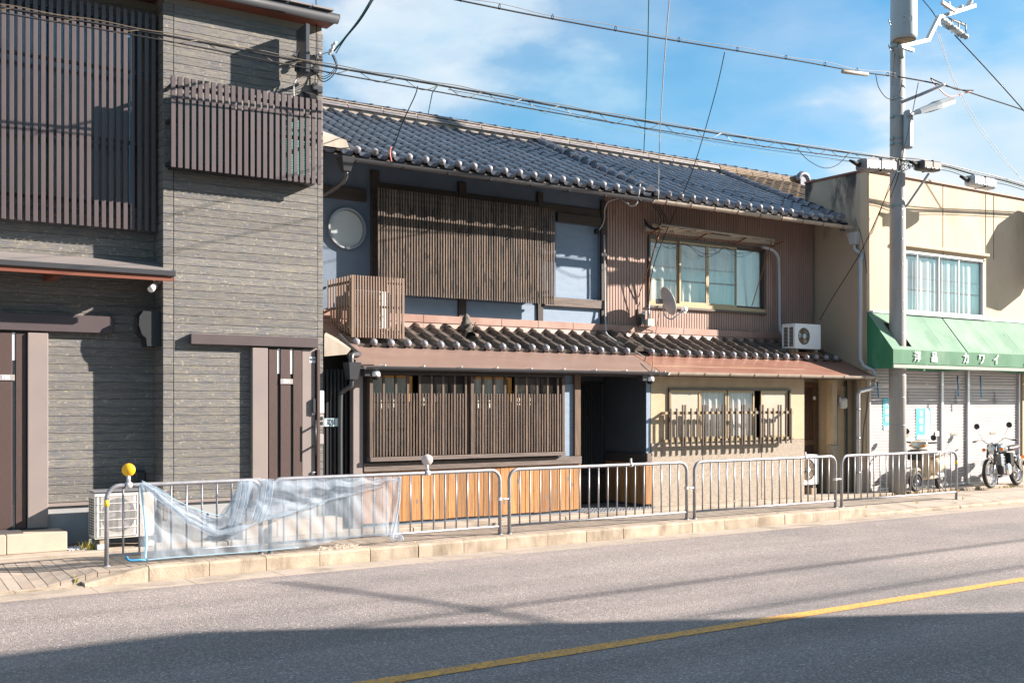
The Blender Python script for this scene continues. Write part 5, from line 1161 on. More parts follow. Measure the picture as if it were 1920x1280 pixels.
g = G(); g.box(xa - .01, xbm, yf - .02, yf + .01, zC - .075, zC - .012, .004); part(AW, 'valance_bar', g, 'valance_bar')
g = G(); g.box(xa, xbm, YL - .03, YL - .001, zA, zA + .03); part(AW, 'wall_rail', g, 'alu')
for x in (xa + .02, 17.6, 19.4, 21.5): 
    g = G(); g.bar((x, YL - .02, zC - .05), (x, yf + .02, zC - .05), .03, .03); g.bar((x, YL - .02, zA - .04), (x, yf + .02, zB - .04), .025, .025); part(AW, 'frame_arm', g, 'steel')
for s, px_, w in (('洋', 1718.5, .2), ('品', 1750, .2), ('カ', 1809.5, .22), ('ワ', 1839, .22), ('イ', 1866, .22)):
    tg = G()
    for k, (dx, dz) in enumerate(((0, 0), (.007, 0), (-.007, 0), (0, .005), (0, -.005))): tg.merge(text_g(s, w * .98, at=(PX(px_, yf) + dx, yf - .022 - .0012 * k, (zB + zC) / 2 + dz), depth=.0004, sx=.95))
    part(AW, 'lettering', tg, 'white_bright')
part(AW, 'lettering', text_g('TEL', .08, at=(PX(1924, yf), yf - .026, zC + .06), bold=.002), 'white_bright')
# dark green pelmet under the awning and hanging strings
g = G(); g.grid(lambda u, v: (XS + .2 + 2.7 * u, 12.35, 2.25 - .04 * sin(pi * u) + .25 * v), 20, 1); g.grid(lambda u, v: (19.3 + 3 * u, 12.35, 2.25 - .04 * sin(pi * u) + .25 * v), 20, 1); part(AW, 'inner_curtain', g, 'awning_green')
for px_, y0, y1 in ((1646, 715, 745), (1796, 704, 743), (1839, 704, 745)):
    g = G(); g.tube([P(px_ - 1, y0, 12.3), P(px_ + 1, y1, 12.3)], .012, 5); part(AW, 'pull_cord', g, 'rope_blue')

# =================================================================== UTILITY POLE
UP = thing('utility_pole', 'tall concrete utility pole rising through the green shop awning', 'pole', (POX, POY, 0), world=True)
sc = lambda py: PZ(1685, py, POY)
g = G(); g.tube([(POX, POY, -.1), (POX, POY, 3), (POX, POY, 6), (POX, POY, 10.5)], [.152, .142, .130, .112], 28); part(UP, 'shaft', g, 'pole_concrete')
for py in (310, 480, 565, 625, 704, 745, 797, 872):
    z = sc(py); r = .153 - .0042 * z + .002; g = G(); g.lathe((POX, POY, z), (0, 0, 1), [(r, 0), (r, .008)], 28); part(UP, 'strap', g, 'steel_dark')
for py in (187, 221, 262, 272, 303, 388, 82):
    z = sc(py); r = .156 - .0042 * z; g = G(); g.lathe((POX, POY, z - .02), (0, 0, 1), [(r, 0), (r + .004, .004), (r + .004, .036), (r, .04)], 28); g.box(POX - r - .04, POX - r, POY - .03, POY + .03, z - .02, z + .02); g.box(POX + r, POX + r + .04, POY - .03, POY + .03, z - .02, z + .02); part(UP, 'band', g, 'band_teal')
for py in (48, 95, -5):
    z = sc(py); g = G(); x = POX - .12; g.tube([(x, POY, z), (x - .15, POY - .02, z + .01), (x - .15, POY - .02, z + .04)], .01, 5); g.tube([(x, POY, z - .03), (x - .1, POY - .02, z - .05), (x - .14, POY - .02, z)], .008, 5); part(UP, 'step_bolt', g, 'steel_dark')
for py in (345, 375, 395, 410, 450, 497, 585):
    z = sc(py); r = .15 - .0042 * z; g = G(); g.lathe((POX - .05, POY - r + .01, z), (0, -1, 0), [(.012, 0), (.012, .02)], 6); part(UP, 'bolt', g, 'steel_dark')
# crossarm bent bracket with insulators
def pp(px, py, Y=POY - .25): return P(px, py, Y)
YA = 11.75
g = G(); A1, A2, A3, A4 = P(1688, 88, YA), P(1739, 76, YA), P(1760, 33, YA), P(1826, 12, YA)
for a, b in ((A1, A2), (A2, A3), (A3, A4)): g.bar(a, b + (b - a).normalized() * .02, .06, .075, (0, 1, 0))
part(UP, 'bent_arm', g, 'transformer_grey')
g = G(); g.bar((POX, POY - .1, A1.z), A1, .06, .06); g.bar(P(1690, 88, YA), P(1712, 95, YA), .05, .05); part(UP, 'arm_mount', g, 'band_teal')
for px, py in ((1776, 10), (1790, 22), (1818, 6), (1800, 16)):
    p = P(px, py, YA); g = G(); g.lathe(p, (.4, -.2, .5), [(.03, -.06), (.05, -.04), (.03, -.02), (.05, 0), (.03, .02), (.045, .04), (.02, .07)], 10); part(UP, 'insulator', g, 'white_plastic')
p1, p2 = P(1766, 5, YA - .1), P(1792, 22, YA - .1); g = G(); g.bar(p1, p2, .05, .05); part(UP, 'cross_piece', g, 'gutter_beige')
SWT = thing('pole_switch', 'cluster of pale insulators and clamps hanging under the bent arm of the pole', 'switch', P(1785, 50, YA), world=True)
for i in range(4):
    p = P(1772 + i * 11, 42 + i * 8, YA - .03 * i); g = G(); g.lathe(p, (.7, -.3, -.3), [(.05, -.1), (.065, -.06), (.04, -.03), (.065, 0), (.04, .04), (.055, .08), (.02, .12)], 12); part(SWT, 'insulator', g, 'transformer_grey' if i % 2 else 'white_plastic')
g = G(); g.hexa([P(1762, 32, YA), P(1778, 36, YA), P(1780, 58, YA), P(1762, 48, YA), P(1762, 32, YA + .12), P(1778, 36, YA + .12), P(1780, 58, YA + .12), P(1762, 48, YA + .12)]); part(SWT, 'cover_plate', g, 'notice')
for i in range(3): g = G(); g.tube([P(1785 + i * 13, 36 + i * 4, YA), P(1785 + i * 13, 62 + i * 2, YA)], .012, 5); g.tube([P(1778 + i * 10, 34 + i * 3, YA), P(1800 + i * 6, 44 + i * 3, YA)], .014, 5); part(SWT, 'clamp', g, 'cable_brown')
# transformer
TR = thing('pole_transformer', 'grey cylindrical transformer at the top of the utility pole', 'transformer', P(1695, 78, 11.85), world=True)
c = P(1695.5, 76, 11.82); g = G(); g.lathe(c, (0, 0, 1), [(.19, 0), (.21, .02), (.212, .06), (.212, 1.3), (.17, 1.36), (0, 1.38)], 36); part(TR, 'tank', g, 'transformer_grey')
g = G(); g.lathe((c.x, c.y, c.z - .004), (0, 0, 1), [(0, 0), (.188, .003)], 36); part(TR, 'base', g, 'stucco')
d = Vector((-c.x, -c.y, 0)).normalized(); sd = d.cross(Vector((0, 0, 1)))
t_ = text_g('20', .17, depth=.001); g = G(); M = Matrix(((-sd.x, -d.x, 0, 0), (-sd.y, -d.y, 0, 0), (0, 0, 1, 0), (0, 0, 0, 1)))
pc = Vector((c.x, c.y, PZ(1702, 46, 11.82))) 
ang = R(14); M = Matrix.Rotation(ang, 4, 'Z') @ M; g.merge(t_, Matrix.Translation(pc + Matrix.Rotation(ang, 3, 'Z') @ (d * .216)) @ M); part(TR, 'number', g, 'pipe_white')
g = G(); g.box(c.x - .03, c.x + .03, 11.95, POY - .1, c.z - .06, c.z - .0); part(TR, 'hanger', g, 'band_teal')
# street lamp
SLp = thing('street_lamp', 'pale street lamp head with grey control box on the utility pole', 'lamp', P(1745, 205, 11.9), world=True)
La, Lb = P(1712, 214, 11.85), P(1782, 190, 11.7); ax_ = (Lb - La); 
g = G(); n = 8; secs = []
for i, (t, w, h) in enumerate(((0, .04, .05), (.12, .09, .09), (.5, .14, .12), (.62, .15, .15), (.97, .15, .13), (1, .12, .08))):
    c = La.lerp(Lb, t); secs.append([c + Vector((0, 0, 1)) * z + Vector((.2, -.98, 0)) * y for y, z in ((-w * .75, -h * .4), (w * .75, -h * .4), (w * .75, h * .15), (w * .45, h * .6), (-w * .45, h * .6), (-w * .75, h * .15))])
V = sum(secs, []); g.add(V, [(s * 6 + i, s * 6 + (i + 1) % 6, (s + 1) * 6 + (i + 1) % 6, (s + 1) * 6 + i) for s in range(5) for i in range(6)] + [tuple(range(6))[::-1], tuple(range(30, 36))]); part(SLp, 'lamp_head', g, 'transformer_grey')
g = G(); cc = [La.lerp(Lb, t) + Vector((.2, -.98, 0)) * w + Vector((0, 0, -.062)) for t, w in ((.35, -.08), (.35, .08), (.92, .09), (.92, -.09))]; g.add(cc, [(0, 1, 2, 3), (3, 2, 1, 0)]); part(SLp, 'lamp_glass', g, 'lamp_glass')
g = G(); g.tube([P(1700, 216, 11.9), La], .03, 8); part(SLp, 'arm', g, 'steel')
b = P(1703, 243, 11.95); g = G(); g.box(b.x - .07, b.x + .07, 11.88, 12.02, PZ(1703, 279, 11.95), PZ(1703, 207, 11.95), .03); part(SLp, 'control_box', g, 'transformer_grey')
g = G(); g.tube([P(1690, 192, 12.0), P(1725, 178, 11.8), P(1772, 158, 11.5)], .028, 8); part(UP, 'lamp_brace', g, 'steel')
g = G(); g.bar(P(1699, 388, 12.05), P(1742, 325, 11.7), .035, .035); part(UP, 'strut', g, 'steel')
# cable closures
def closure(label, pa, pb, h, m, Y, brand=None):
    T = thing('cable_closure', label, 'closure', (P(*pa, Y) + P(*pb, Y)) / 2, world=True)
    a, b = P(*pa, Y), P(*pb, Y); g = G(); w = .11
    def sec(c, k): return [c + Vector((0, dy * w * k, dz * h * k)) for dy, dz in ((-1, -.35), (-.6, -.5), (.6, -.5), (1, -.35), (1, .35), (.7, .5), (-.7, .5), (-1, .35))]
    s = [sec(a, .75), sec(a.lerp(b, .06), 1), sec(b.lerp(a, .06), 1), sec(b, .8)]; V = sum(s, [])
    g.add(V, [(q_ * 8 + i, q_ * 8 + (i + 1) % 8, (q_ + 1) * 8 + (i + 1) % 8, (q_ + 1) * 8 + i) for q_ in range(3) for i in range(8)] + [tuple(range(8))[::-1], tuple(range(24, 32))]); part(T, 'shell', g, m)
    g = G(); c = a.lerp(b, .5); g.bar(c - Vector((.006, 0, 0)), c + Vector((.006, 0, 0)), 2 * w + .012, h + .012); part(T, 'seam_band', g, 'cable_black')
    g = G(); 
    for t in (.15, .42, .6, .85): g.lathe(a.lerp(b, t) + Vector((0, -w - .004, -h * .3)), (0, -1, 0), [(.012, 0), (.012, .015)], 6)
    part(T, 'latches', g, 'alu')
    g = G(); g.tube([a - Vector((.25, 0, -.04)), a - Vector((.02, 0, 0))], [.02, .045], 8); part(T, 'cable_boot', g, 'cable_black'); return T
closure('large grey double cable closure hanging left of the pole over the parapet', (1612, 309), (1673, 313), .2, 'box_grey', 11.75)
closure('dark grey cable closure on the strut just right of the pole', (1722, 310), (1757, 314), .17, 'box_dark', 11.75)
closure('white cable closure hanging on the cables farthest right of the pole', (1816, 338), (1860, 347), .19, 'pipe_white', 11.8)
# ------------------------------------------------------------------ wires
def W3(pts): return [P(a, b, y) for a, b, y in pts]
def sagline(pts, n=10): return curve_pts(W3(pts), n)
def helix(path, r, turns_per_m=2.0, ph=0):
    out = []; d = 0
    for i, p in enumerate(path):
        if i: d += (p - path[i - 1]).length
        a = d * turns_per_m * 2 * pi + ph; out.append(p + Vector((0, r * cos(a), r * sin(a))))
    return out
main = [(-60, 0, 11.55), (0, 14, 11.58), (306, 66, 11.62), (600, 122, 11.7), (830, 161, 11.75), (1030, 197, 11.8), (1240, 233, 11.85), (1420, 262, 11.9), (1600, 288, 11.95), (1685, 300, 12.0)]
pm = sagline(main, 14)
conduit('power_cable', 'thick black main cable crossing in front of all roofs to the pole', 'cable', pm, .013, 'cable_black', sm=0)
low = [(a, b + o, y) for (a, b, y), o in zip(main, (9, 10, 10, 11, 13, 13, 12, 11, 8, 2))]
pl_ = sagline(low, 14)
conduit('lashed_cable', 'thinner black cable lashed below the thick main cable', 'cable', pl_, .0085, 'cable_black', sm=0)
g = G(); zig = []; dacc = 0
for i in range(len(pm) - 1):
    for k in range(4):
        t = (i + k / 4); j = int(t); f = t - j; a = pm[j].lerp(pm[j + 1], f); b = pl_[j].lerp(pl_[j + 1], f)
        dacc += (pm[j + 1] - pm[j]).length / 4; s_ = .5 + .62 * sin(dacc * 2 * pi / .62); zig.append(a.lerp(b, s_) + Vector((0, .018 * cos(dacc * 2 * pi / .62), 0)))
g.tube(zig, .0045, 4); single('lashing_wire', g, 'cable_brown', 'thin wire spiralling round the main cable and the cable below it', 'wire')
conduit('power_cable', 'second strand running close along the top of the main cable', 'cable', [p + Vector((0, -.02, .022 + .008 * sin(i * .9))) for i, p in enumerate(pm)], .006, 'cable_brown', sm=0)
up = [(820, -7, 11.6), (870, 3, 11.6), (1000, 29, 11.65), (1180, 62, 11.75), (1360, 92, 11.8), (1500, 115, 11.85), (1600, 133, 11.9), (1680, 144, 12.0)]
pu = sagline(up, 14)
conduit('overhead_cable', 'upper black overhead cable running to the pole high above the ridge', 'cable', pu, .0115, 'cable_black', sm=0)
conduit('messenger_wire', 'thin messenger wire just above the upper overhead cable', 'wire', [p + Vector((0, 0, .05 + .015 * sin(i * .35))) for i, p in enumerate(pu)], .004, 'cable_brown', sm=0)
ORD = 'first second third fourth fifth sixth seventh eighth ninth tenth eleventh twelfth'.split()
HR = [pu[i] for i in range(4, len(pu), 9)]
me_ = G().tube([(0, .022 * cos(2 * pi * k / 8), .022 + .034 * sin(2 * pi * k / 8)) for k in range(8)], .0055, 4, close=True)
for i, p in enumerate(HR):
    g = G().merge(me_, Matrix.Translation(p)); single('cable_hanger', g, 'cable_black', f'{ORD[i]} small ring hanger from the left on the upper overhead cable', 'hanger', 'ring hangers on the upper overhead cable')
g = G(); a, b = P(1578, 134, 11.85), P(1628, 140, 11.87); g.tube([a, a.lerp(b, .04), a.lerp(b, .5), a.lerp(b, .96), b], [.015, .035, .035, .035, .015], 10); single('splice_sleeve', g, 'gutter_beige', 'beige tubular splice on the upper cable left of the pole', 'splice')
def wire(label, pts, r, m='cable_black', n=8, name='service_wire', cat='wire'): return conduit(name, label, cat, W3(pts), r, m, n=5, sm=n)
wire('black cable continuing right from the pole below the street lamp arm', [(1684, 144, 12.0), (1740, 154, 11.9), (1800, 168, 11.9), (1850, 184, 11.95), (1920, 207, 12.0), (1990, 235, 12.1)], .013)
wire('red and pink wire looping right of the pole under the lamp arm', [(1745, 148, 11.9), (1760, 166, 11.9), (1780, 181, 11.9), (1805, 176, 11.9), (1820, 172, 11.9)], .01, 'cable_red')
wire('black wire looping beside the red one right of the pole', [(1745, 147, 11.85), (1770, 158, 11.85), (1795, 168, 11.85), (1825, 170, 11.85)], .012)
for k, (l, dy, r) in enumerate((('thick bundled cable running right from the pole over the shop parapet', 0, .018), ('brown cable wound along the bundle right of the pole', -4, .01), ('thin cable hanging just below the bundle right of the pole', 7, .007), ('teal wire in the cable bundle right of the pole', 3, .008))):
    wire(l, [(1685, 300 + dy, 11.95), (1730, 305 + dy * 1.4, 11.85), (1780, 314 + dy, 11.85), (1830, 328 + dy * 1.5, 11.85), (1880, 338 + dy, 11.9), (1930, 352 + dy, 12.0), (2000, 368 + dy, 12.1)], r, ('cable_black', 'cable_brown', 'cable_black', 'cable_teal')[k])
wire('slack black loop under the main cable left of the closure', [(1495, 279, 11.85), (1515, 300, 11.85), (1545, 315, 11.85), (1570, 309, 11.85), (1590, 289, 11.85)], .006)
wire('straight black wire going down right from the pole top switch', [(1790, 66, 11.7), (1850, 130, 11.6), (1920, 208, 11.5), (1990, 290, 11.4)], .011)
wire('thin pale wire falling right behind the pole, nearer one', [(1760, 62, 12.3), (1790, 150, 12.6), (1840, 240, 13), (1920, 342, 13.5)], .005, 'cable_grey')
wire('thin pale wire falling right behind the pole, farther one', [(1752, 50, 12.3), (1800, 180, 12.8), (1860, 275, 13.2), (1925, 345, 13.7)], .005, 'cable_grey')
wire('thin wire dropping from the pole top toward the bent arm', [(1730, 0, 12), (1745, 18, 11.9), (1760, 40, 11.8)], .008)
wire('teal service wire rising almost vertically from the ridge', [(1207, 288, 14.5), (1212, 180, 12.5), (1215, 80, 10.8), (1217, -20, 9.2)], .008, 'cable_teal')
wire('grey service wire rising from the eave between the two tiled roofs', [(1234, 375, 12.7), (1237, 260, 12.0), (1246, 110, 10.2), (1257, -20, 8.6)], .007, 'cable_grey')
wire('black service wire from the upper cable down to the corrugated wall', [(1359, 98, 11.8), (1340, 180, 12.1), (1300, 315, 12.6), (1262, 405, 13.2), (1252, 428, 13.35), (1225, 500, 13.4), (1215, 575, 13.5)], .007)
wire('black service wire from the main cable down to the left tile eave', [(783, 162, 11.8), (778, 180, 11.9), (755, 230, 12.3), (736, 284, 12.75)], .007)
wire('red insulated tie holding the service wire at the left eave', [(733, 276, 12.74), (731, 288, 12.7), (734, 303, 12.7)], .01, 'cable_red')
wire('teal wire dangling from the main cable above the ridge', [(822, 160, 11.8), (812, 172, 11.85), (808, 188, 12.2), (803, 213, 14.5)], .007, 'cable_teal')
wire('thin twisted black wire sagging above the roof ridge', [(840, 168, 12.0), (1000, 198, 12.0), (1240, 248, 12.2), (1400, 275, 12.4), (1600, 303, 12.4)], .0045)
wire('thinner pale wire sagging beneath the twisted one over the ridge', [(850, 172, 12.2), (1000, 208, 12.3), (1180, 245, 12.4), (1420, 284, 12.5), (1610, 305, 12.5)], .003, 'cable_teal')
wire('teal cable rising from the tower corner clamp into the sky', [(626, 96, 12.1), (648, 70, 11.8), (675, 35, 11.4), (702, -10, 10.9)], .012, 'cable_teal')
wire('black thin cable beside the teal one at the tower corner', [(630, 100, 12.1), (648, 72, 11.8), (676, 38, 11.4), (706, -10, 10.9)], .006)
wire('vertical thin black wire running down the tower front', [(592, -15, 12.3), (593, 25, 12.32), (593, 95, 12.36), (591, 145, 12.37), (592, 180, 12.37)], .006)
for k, (ox, rr) in enumerate(((0, .006), (5, .005), (9, .004))):
    wire(('outer', 'middle', 'inner')[k] + ' slack loop of wire at the tower corner', [(622 + ox // 2, 103, 12.1), (630 + ox // 3, 122, 12.05), (630, 133 - ox, 12.1), (618, 148 - ox, 12.2), (604, 153 - ox, 12.3), (592, 138, 12.36)], rr)
wire('white cable falling from the antenna panel to the slatted box', [(562, 92, 12.2), (556, 108, 12.25), (558, 140, 12.3), (551, 160, 12.3), (551, 182, 12.3)], .008, 'pipe_white')
TC = thing('wire_clamp', 'pale wire clamps and insulators fixed at the tower corner', 'clamp', P(612, 95, 12.2), world=True)
for i, (px, py) in enumerate(((622, 93), (626, 84), (620, 98), (596, 104))):
    g = G(); g.lathe(P(px, py, 12.15 if i < 3 else 12.37), (.5, -.3, .6), [(.012, -.04), (.025, -.02), (.012, 0), (.025, .02), (.008, .05)], 8); part(TC, 'insulator', g, 'white_plastic')
g = G(); g.bar(P(600, 103, 12.38), P(619, 97, 12.15), .008, .008); part(TC, 'stay_rod', g, 'steel_dark')
for px, py in ((592, 130), (590, 163), (598, 168)): g = G(); p = P(px, py, 12.37); g.box(p.x - .04, p.x + .04, 12.33, 12.395, p.z - .05, p.z + .04, .012); part(TC, 'junction_box', g, 'gutter_dark')
# cables and box clutter where the two upper roofs meet
wire('grey conduit curving from the meeting eaves to the black sensor on the wall', [(1160, 372, 13.3), (1141, 378, 13.45), (1134, 392, 13.55), (1133, 410, 13.58), (1128, 424, 13.58), (1120, 434, 13.56)], .012, 'cable_grey')
wire('thick grey cable hanging under the meeting eaves', [(1160, 368, 13.1), (1172, 378, 12.95), (1185, 386, 12.85), (1195, 378, 12.75), (1200, 345, 12.7)], .014, 'cable_grey')
for k, o in enumerate((0, 6, 12)): wire(('left', 'middle', 'right')[k] + ' black slack loop below the beige gutter end', [(1222 + o, 384, 13.0), (1236 + o * .7, 400, 13.2), (1239 + o, 418, 13.3), (1228 + o, 430, 13.4), (1213 + o * .5, 424, 13.4), (1208, 410, 13.4)], .008)
for k, ys in enumerate((455, 462)): wire(('upper', 'lower')[k] + ' thin wire festooned across the top of the wide window', [(1228, 448, 13.5), (1255, ys + 4, 13.5), (1285, 458, 13.5), (1318, ys + 20, 13.5), (1345, 474, 13.5), (1358, 464, 13.5), (1385, ys + 20, 13.5), (1415, 470, 13.5)], .004)
CBX = thing('wall_sensor', 'small black round sensor on the blue wall panel by the corner conduit', 'sensor', P(1117, 434, 13.55), world=True)
g = G(); g.lathe(P(1117, 434, 13.6), (0, -1, 0), [(.045, 0), (.045, .04), (.03, .06)], 14); part(CBX, 'body', g, 'cable_black')
conduit('corner_conduit', 'thin grey conduit down the corner between the two old houses', 'conduit', W3([(1133, 440, 13.56), (1134, 560, 13.56), (1136, 612, 13.5), (1139, 628, 13.4), (1165, 645, 13.2), (1200, 665, 12.9), (1237, 690, 12.5), (1247, 697, 12.3), (1245, 703, 12.25)]), .014, 'cable_grey', n=6, sm=4)
wire('thin wire dangling over the lower tiles beneath the dish', [(1237, 585, 13.5), (1230, 620, 13.3), (1226, 655, 12.9), (1223, 670, 12.6)], .005)
wire('thin rusty wire hanging from the meeting gutters', [(1223, 670, 12.5), (1224, 688, 12.3), (1219, 698, 12.3)], .008, 'rust')
wire('long thin wire slanting across the shaded side wall', [(1537, 600, 13.2), (1560, 560, 13.0), (1615, 470, 12.5), (1665, 360, 12.1), (1680, 325, 12.0)], .007)
wire('thin dark cable dropping down the shop corner', [(1606, 418, 12.4), (1614, 440, 12.42), (1620, 470, 12.42), (1625, 512, 12.44)], .006)
for k, (a, b) in enumerate(((1634, 1668), (1628, 1672))): wire(('left', 'right')[k] + ' slanting thin wire between the pole and the shop corner', [(a, 440 + 10 * k, 12.45), ((a + b) / 2, 395, 12.3), (b, 345, 12.1)], .005)
wire('frayed brown rope hanging between the posts right of the gas meter', [(1628, 736, 12.4), (1625, 770, 12.42), (1619, 805, 12.44), (1617, 853, 12.45)], .012, 'cable_brown')
wire('thin black wire clipped down the pole front', [(1678, 100, 11.98), (1676, 130, 11.98), (1674, 160, 11.98)], .006)
wire('slack loop of cable left of the pole under the upper cable', [(1642, 140, 11.9), (1648, 165, 11.9), (1665, 185, 11.95), (1685, 178, 11.98), (1692, 150, 11.98)], .007)
wire('long black tension wire slanting down across the pole', [(1722, 155, 11.8), (1708, 225, 11.85), (1696, 275, 11.9), (1684, 330, 11.95), (1670, 370, 12.0)], .007)
for k in range(5):
    wire(('first', 'second', 'third', 'fourth', 'last')[k] + ' tangled wire end around the pole at the cable level', [(1668 + k * 9, 300, 11.9), (1676 + k * 7, 318 + 5 * sin(k), 11.85), (1690 + k * 6, 312, 11.85), (1700 + k * 8, 300 + k, 11.85), (1706 + k * 7, 318, 11.85)], .006, ('cable_black', 'cable_teal', 'cable_brown', 'cable_black', 'cable_grey')[k])
# satellite dish
SD = thing('satellite_dish', 'white satellite dish seen edge on below the wide upper window', 'dish', P(1222, 578, 13.5), world=True)
dc = P(1248, 566, 13.18); nrm = Vector((.93, -.30, .36)).normalized(); u = nrm.orthogonal().normalized(); w = nrm.cross(u)
g = G(); V = []; fs = []; n = 28
for i, rr in enumerate((0, .1, .17, .22, .235)):
    for k in range(n): a = 2 * pi * k / n; V.append(dc + (u * cos(a) + w * sin(a)) * rr + nrm * (rr * rr * .9))
for i in range(4):
    for k in range(n): fs += [(i * n + k, i * n + (k + 1) % n, (i + 1) * n + (k + 1) % n, (i + 1) * n + k)]
g.add(V, fs, True); part(SD, 'reflector', g, 'pipe_white')
g = G(); g.tube([V[4 * n + k] for k in range(n)], .008, 5, close=True); part(SD, 'rim', g, 'white_plastic')
arm = W3([(1243, 572, 13.2), (1246, 590, 13.15), (1256, 598, 13.1), (1265, 595, 13.05), (1281, 581, 13.0)]); g = G(); g.tube(curve_pts(arm, 5), .011, 6); part(SD, 'feed_arm', g, 'pipe_white')
g = G(); p = P(1283, 580, 13.0); g.lathe(p, (-.9, .3, .1), [(.03, -.05), (.045, 0), (.045, .03)], 10); g.box(p.x - .02, p.x + .03, p.y - .02, p.y + .02, p.z - .06, p.z); part(SD, 'feed_horn', g, 'white_plastic')
g = G(); g.box(*(lambda p: (p.x - .06, p.x + .05, p.y - .03, p.y + .04, p.z - .04, p.z + .04))(P(1237, 565, 13.25)), .008); part(SD, 'bracket', g, 'steel_dark')
g = G(); g.tube([P(1216, 580, 13.55), P(1225, 578, 13.4), P(1234, 574, 13.28)], .014, 6); g.tube([P(1216, 570, 13.55), P(1217, 605, 13.55)], .018, 6); part(SD, 'mast', g, 'steel_dark')
WB = thing('junction_box', 'cream junction box with cables left of the satellite dish', 'box', P(1218, 605, 13.5), world=True)
p = P(1218, 605, 13.5); g = G(); g.box(p.x - .07, p.x + .07, 13.46, 13.58, p.z - .06, p.z + .06, .008); part(WB, 'body', g, 'ac_white')
p = P(1205, 598, 13.52); g = G(); g.box(p.x - .04, p.x + .04, 13.5, 13.6, p.z - .09, p.z + .09, .01); part(WB, 'side_box', g, 'gutter_dark'); g = G(); g.ball((p.x, 13.5, p.z + .1), .035, 10); part(WB, 'cap', g, 'notice')
wire('black cables tangled under the cream junction box', [(1200, 565, 13.5), (1193, 590, 13.5), (1198, 615, 13.5), (1213, 618, 13.5), (1224, 622, 13.45), (1205, 628, 13.45)], .007)
wire('rusty vertical pipe at the left side of the wide upper window', [(1240, 420, 13.35), (1232, 450, 13.4), (1219, 500, 13.5), (1216, 560, 13.55)], .013, 'rust')

# opposite side cables (behind and above the viewer) that cast the road shadows
for i, (l, y, z, r) in enumerate((('thick cable of the opposite pole line over the near roadside', .95, 6.9, .03), ('second cable of the opposite pole line', .9, 5.7, .022), ('third thin cable of the opposite pole line', .5, 6.2, .012))):
    conduit('opposite_cable', l, 'cable', [(-30, y, z), (0, y, z - .1), (12, y, z - .25), (24, y, z - .1), (45, y, z)], r, 'cable_black', sm=6)
conduit('opposite_cable', 'service cable crossing from the opposite pole over the road', 'cable', [(17.9, 3.0, 7.0), (17.4, .6, 6.2), (16.9, -1.2, 6.4)], .04, 'cable_black', sm=6)
OP = thing('opposite_building', 'beige three storey building across the road behind the viewer', 'building', (20, -.6, 0), world=True)
fp = [(3.0, -.8), (20.3, -.8), (30, -7.9), (30, -16), (3.0, -16)]
g = G(); g.prism(fp, 'z', 0, 8.9); part(OP, 'wall', g, 'brick_opposite')
g = G(); g.prism([(3, -.81), (20.3, -.81), (30, -7.91), (30, -16), (3, -16)], 'z', 8.905, 8.97); part(OP, 'roof', g, 'box_grey')
for fl in range(3):
    for i in range(5):
        x = 4.2 + i * 3.2; g = G(); g.box(x, x + 1.7, -.83, -.801, 1.0 + fl * 2.8, 2.3 + fl * 2.8); part(OP, 'window', g, 'gutter_dark')

# =================================================================== PIPE FENCES
YF = 11.25
def make_fence(name, label, x, Lf, nb, group='pipe guard fences along the kerb'):
    T = thing(name, label, 'fence', (x, YF, 0), 0, group)
    r = .13; top = .8; pts = [(0, 0, -.03), (0, 0, top - r)] + [(r - r * cos(t), 0, top - r + r * sin(t)) for t in (.26, .52, .79, 1.05, 1.31)] + [(r, 0, top), (Lf / 2, 0, top), (Lf - r, 0, top)] + [(Lf - r + r * sin(t), 0, top - r + r * cos(t)) for t in (.26, .52, .79, 1.05, 1.31)] + [(Lf, 0, top - r), (Lf, 0, -.03)]
    g = G().tube(pts, .0225, 12); part(T, 'frame', g, 'steel')
    g = G().tube([(0, 0, .105), (Lf, 0, .105)], .016, 8); part(T, 'lower_rail', g, 'steel')
    me = G().tube([(0, 0, .11), (0, 0, .79)], .0105, 8).mesh('bar', 'steel')
    for i in range(nb): inst(T, 'bar', me, (Lf * (i + 1) / (nb + 1), 0, 0))
    g = G()
    for xx in (0, Lf): g.lathe((xx, 0, .0), (0, 0, 1), [(.036, 0), (.034, .008), (.024, .012)], 12)
    part(T, 'foot', g, 'steel_dark'); return T
F2 = make_fence('pipe_fence', 'pipe fence before the orange wainscot, its left half under the net', 4.37, 2.98, 18)
F3 = copytree(F2, (7.49, YF, 0), label='pipe fence panel before the dark entry of the old timber house')
F4 = copytree(F2, (10.615, YF, 0), label='pipe fence panel before the speckled stucco wall and its grille')
F5 = copytree(F2, (13.74, YF, 0), label='pipe fence panel before the scooter and pole, with yellow tape at its right end')
F1 = make_fence('pipe_fence', 'shortest pipe fence at the left end, carrying the round yellow reflector', 2.663, 1.60, 9)
for T, xx, z in ((F1, 0, .60), (F5, 2.98, .58)): g = G(); g.lathe((xx, 0, z), (0, 0, 1), [(.0245, 0), (.0245, .06)], 12); part(T, 'reflective_tape', g, 'tape_yellow')
g = G(); g.lathe((1.02, 0, .33), (0, 0, 1), [(.013, 0), (.013, .14)], 8); part(F1, 'blue_tape', g, 'rope_blue')
for T in (F2, F3, F4): g = G(); g.tube([(2.98, -.01, .44), (3.1, -.01, .44)], .012, 6); g.box(2.955, 3.0, -.03, .03, .42, .46, .004); part(T, 'joint_clamp', g, 'alu')
for T, px_ in ((F3, 1183), (F4, 1510)):
    x = PX(px_, YF) - T.location.x; g = G(); g.lathe((x - .02, 0, .8), (1, 0, 0), [(.03, 0), (.03, .04)], 12); g.box(x - .012, x + .012, -.012, .012, .83, .885, .003); part(T, 'clip', g, 'alu')
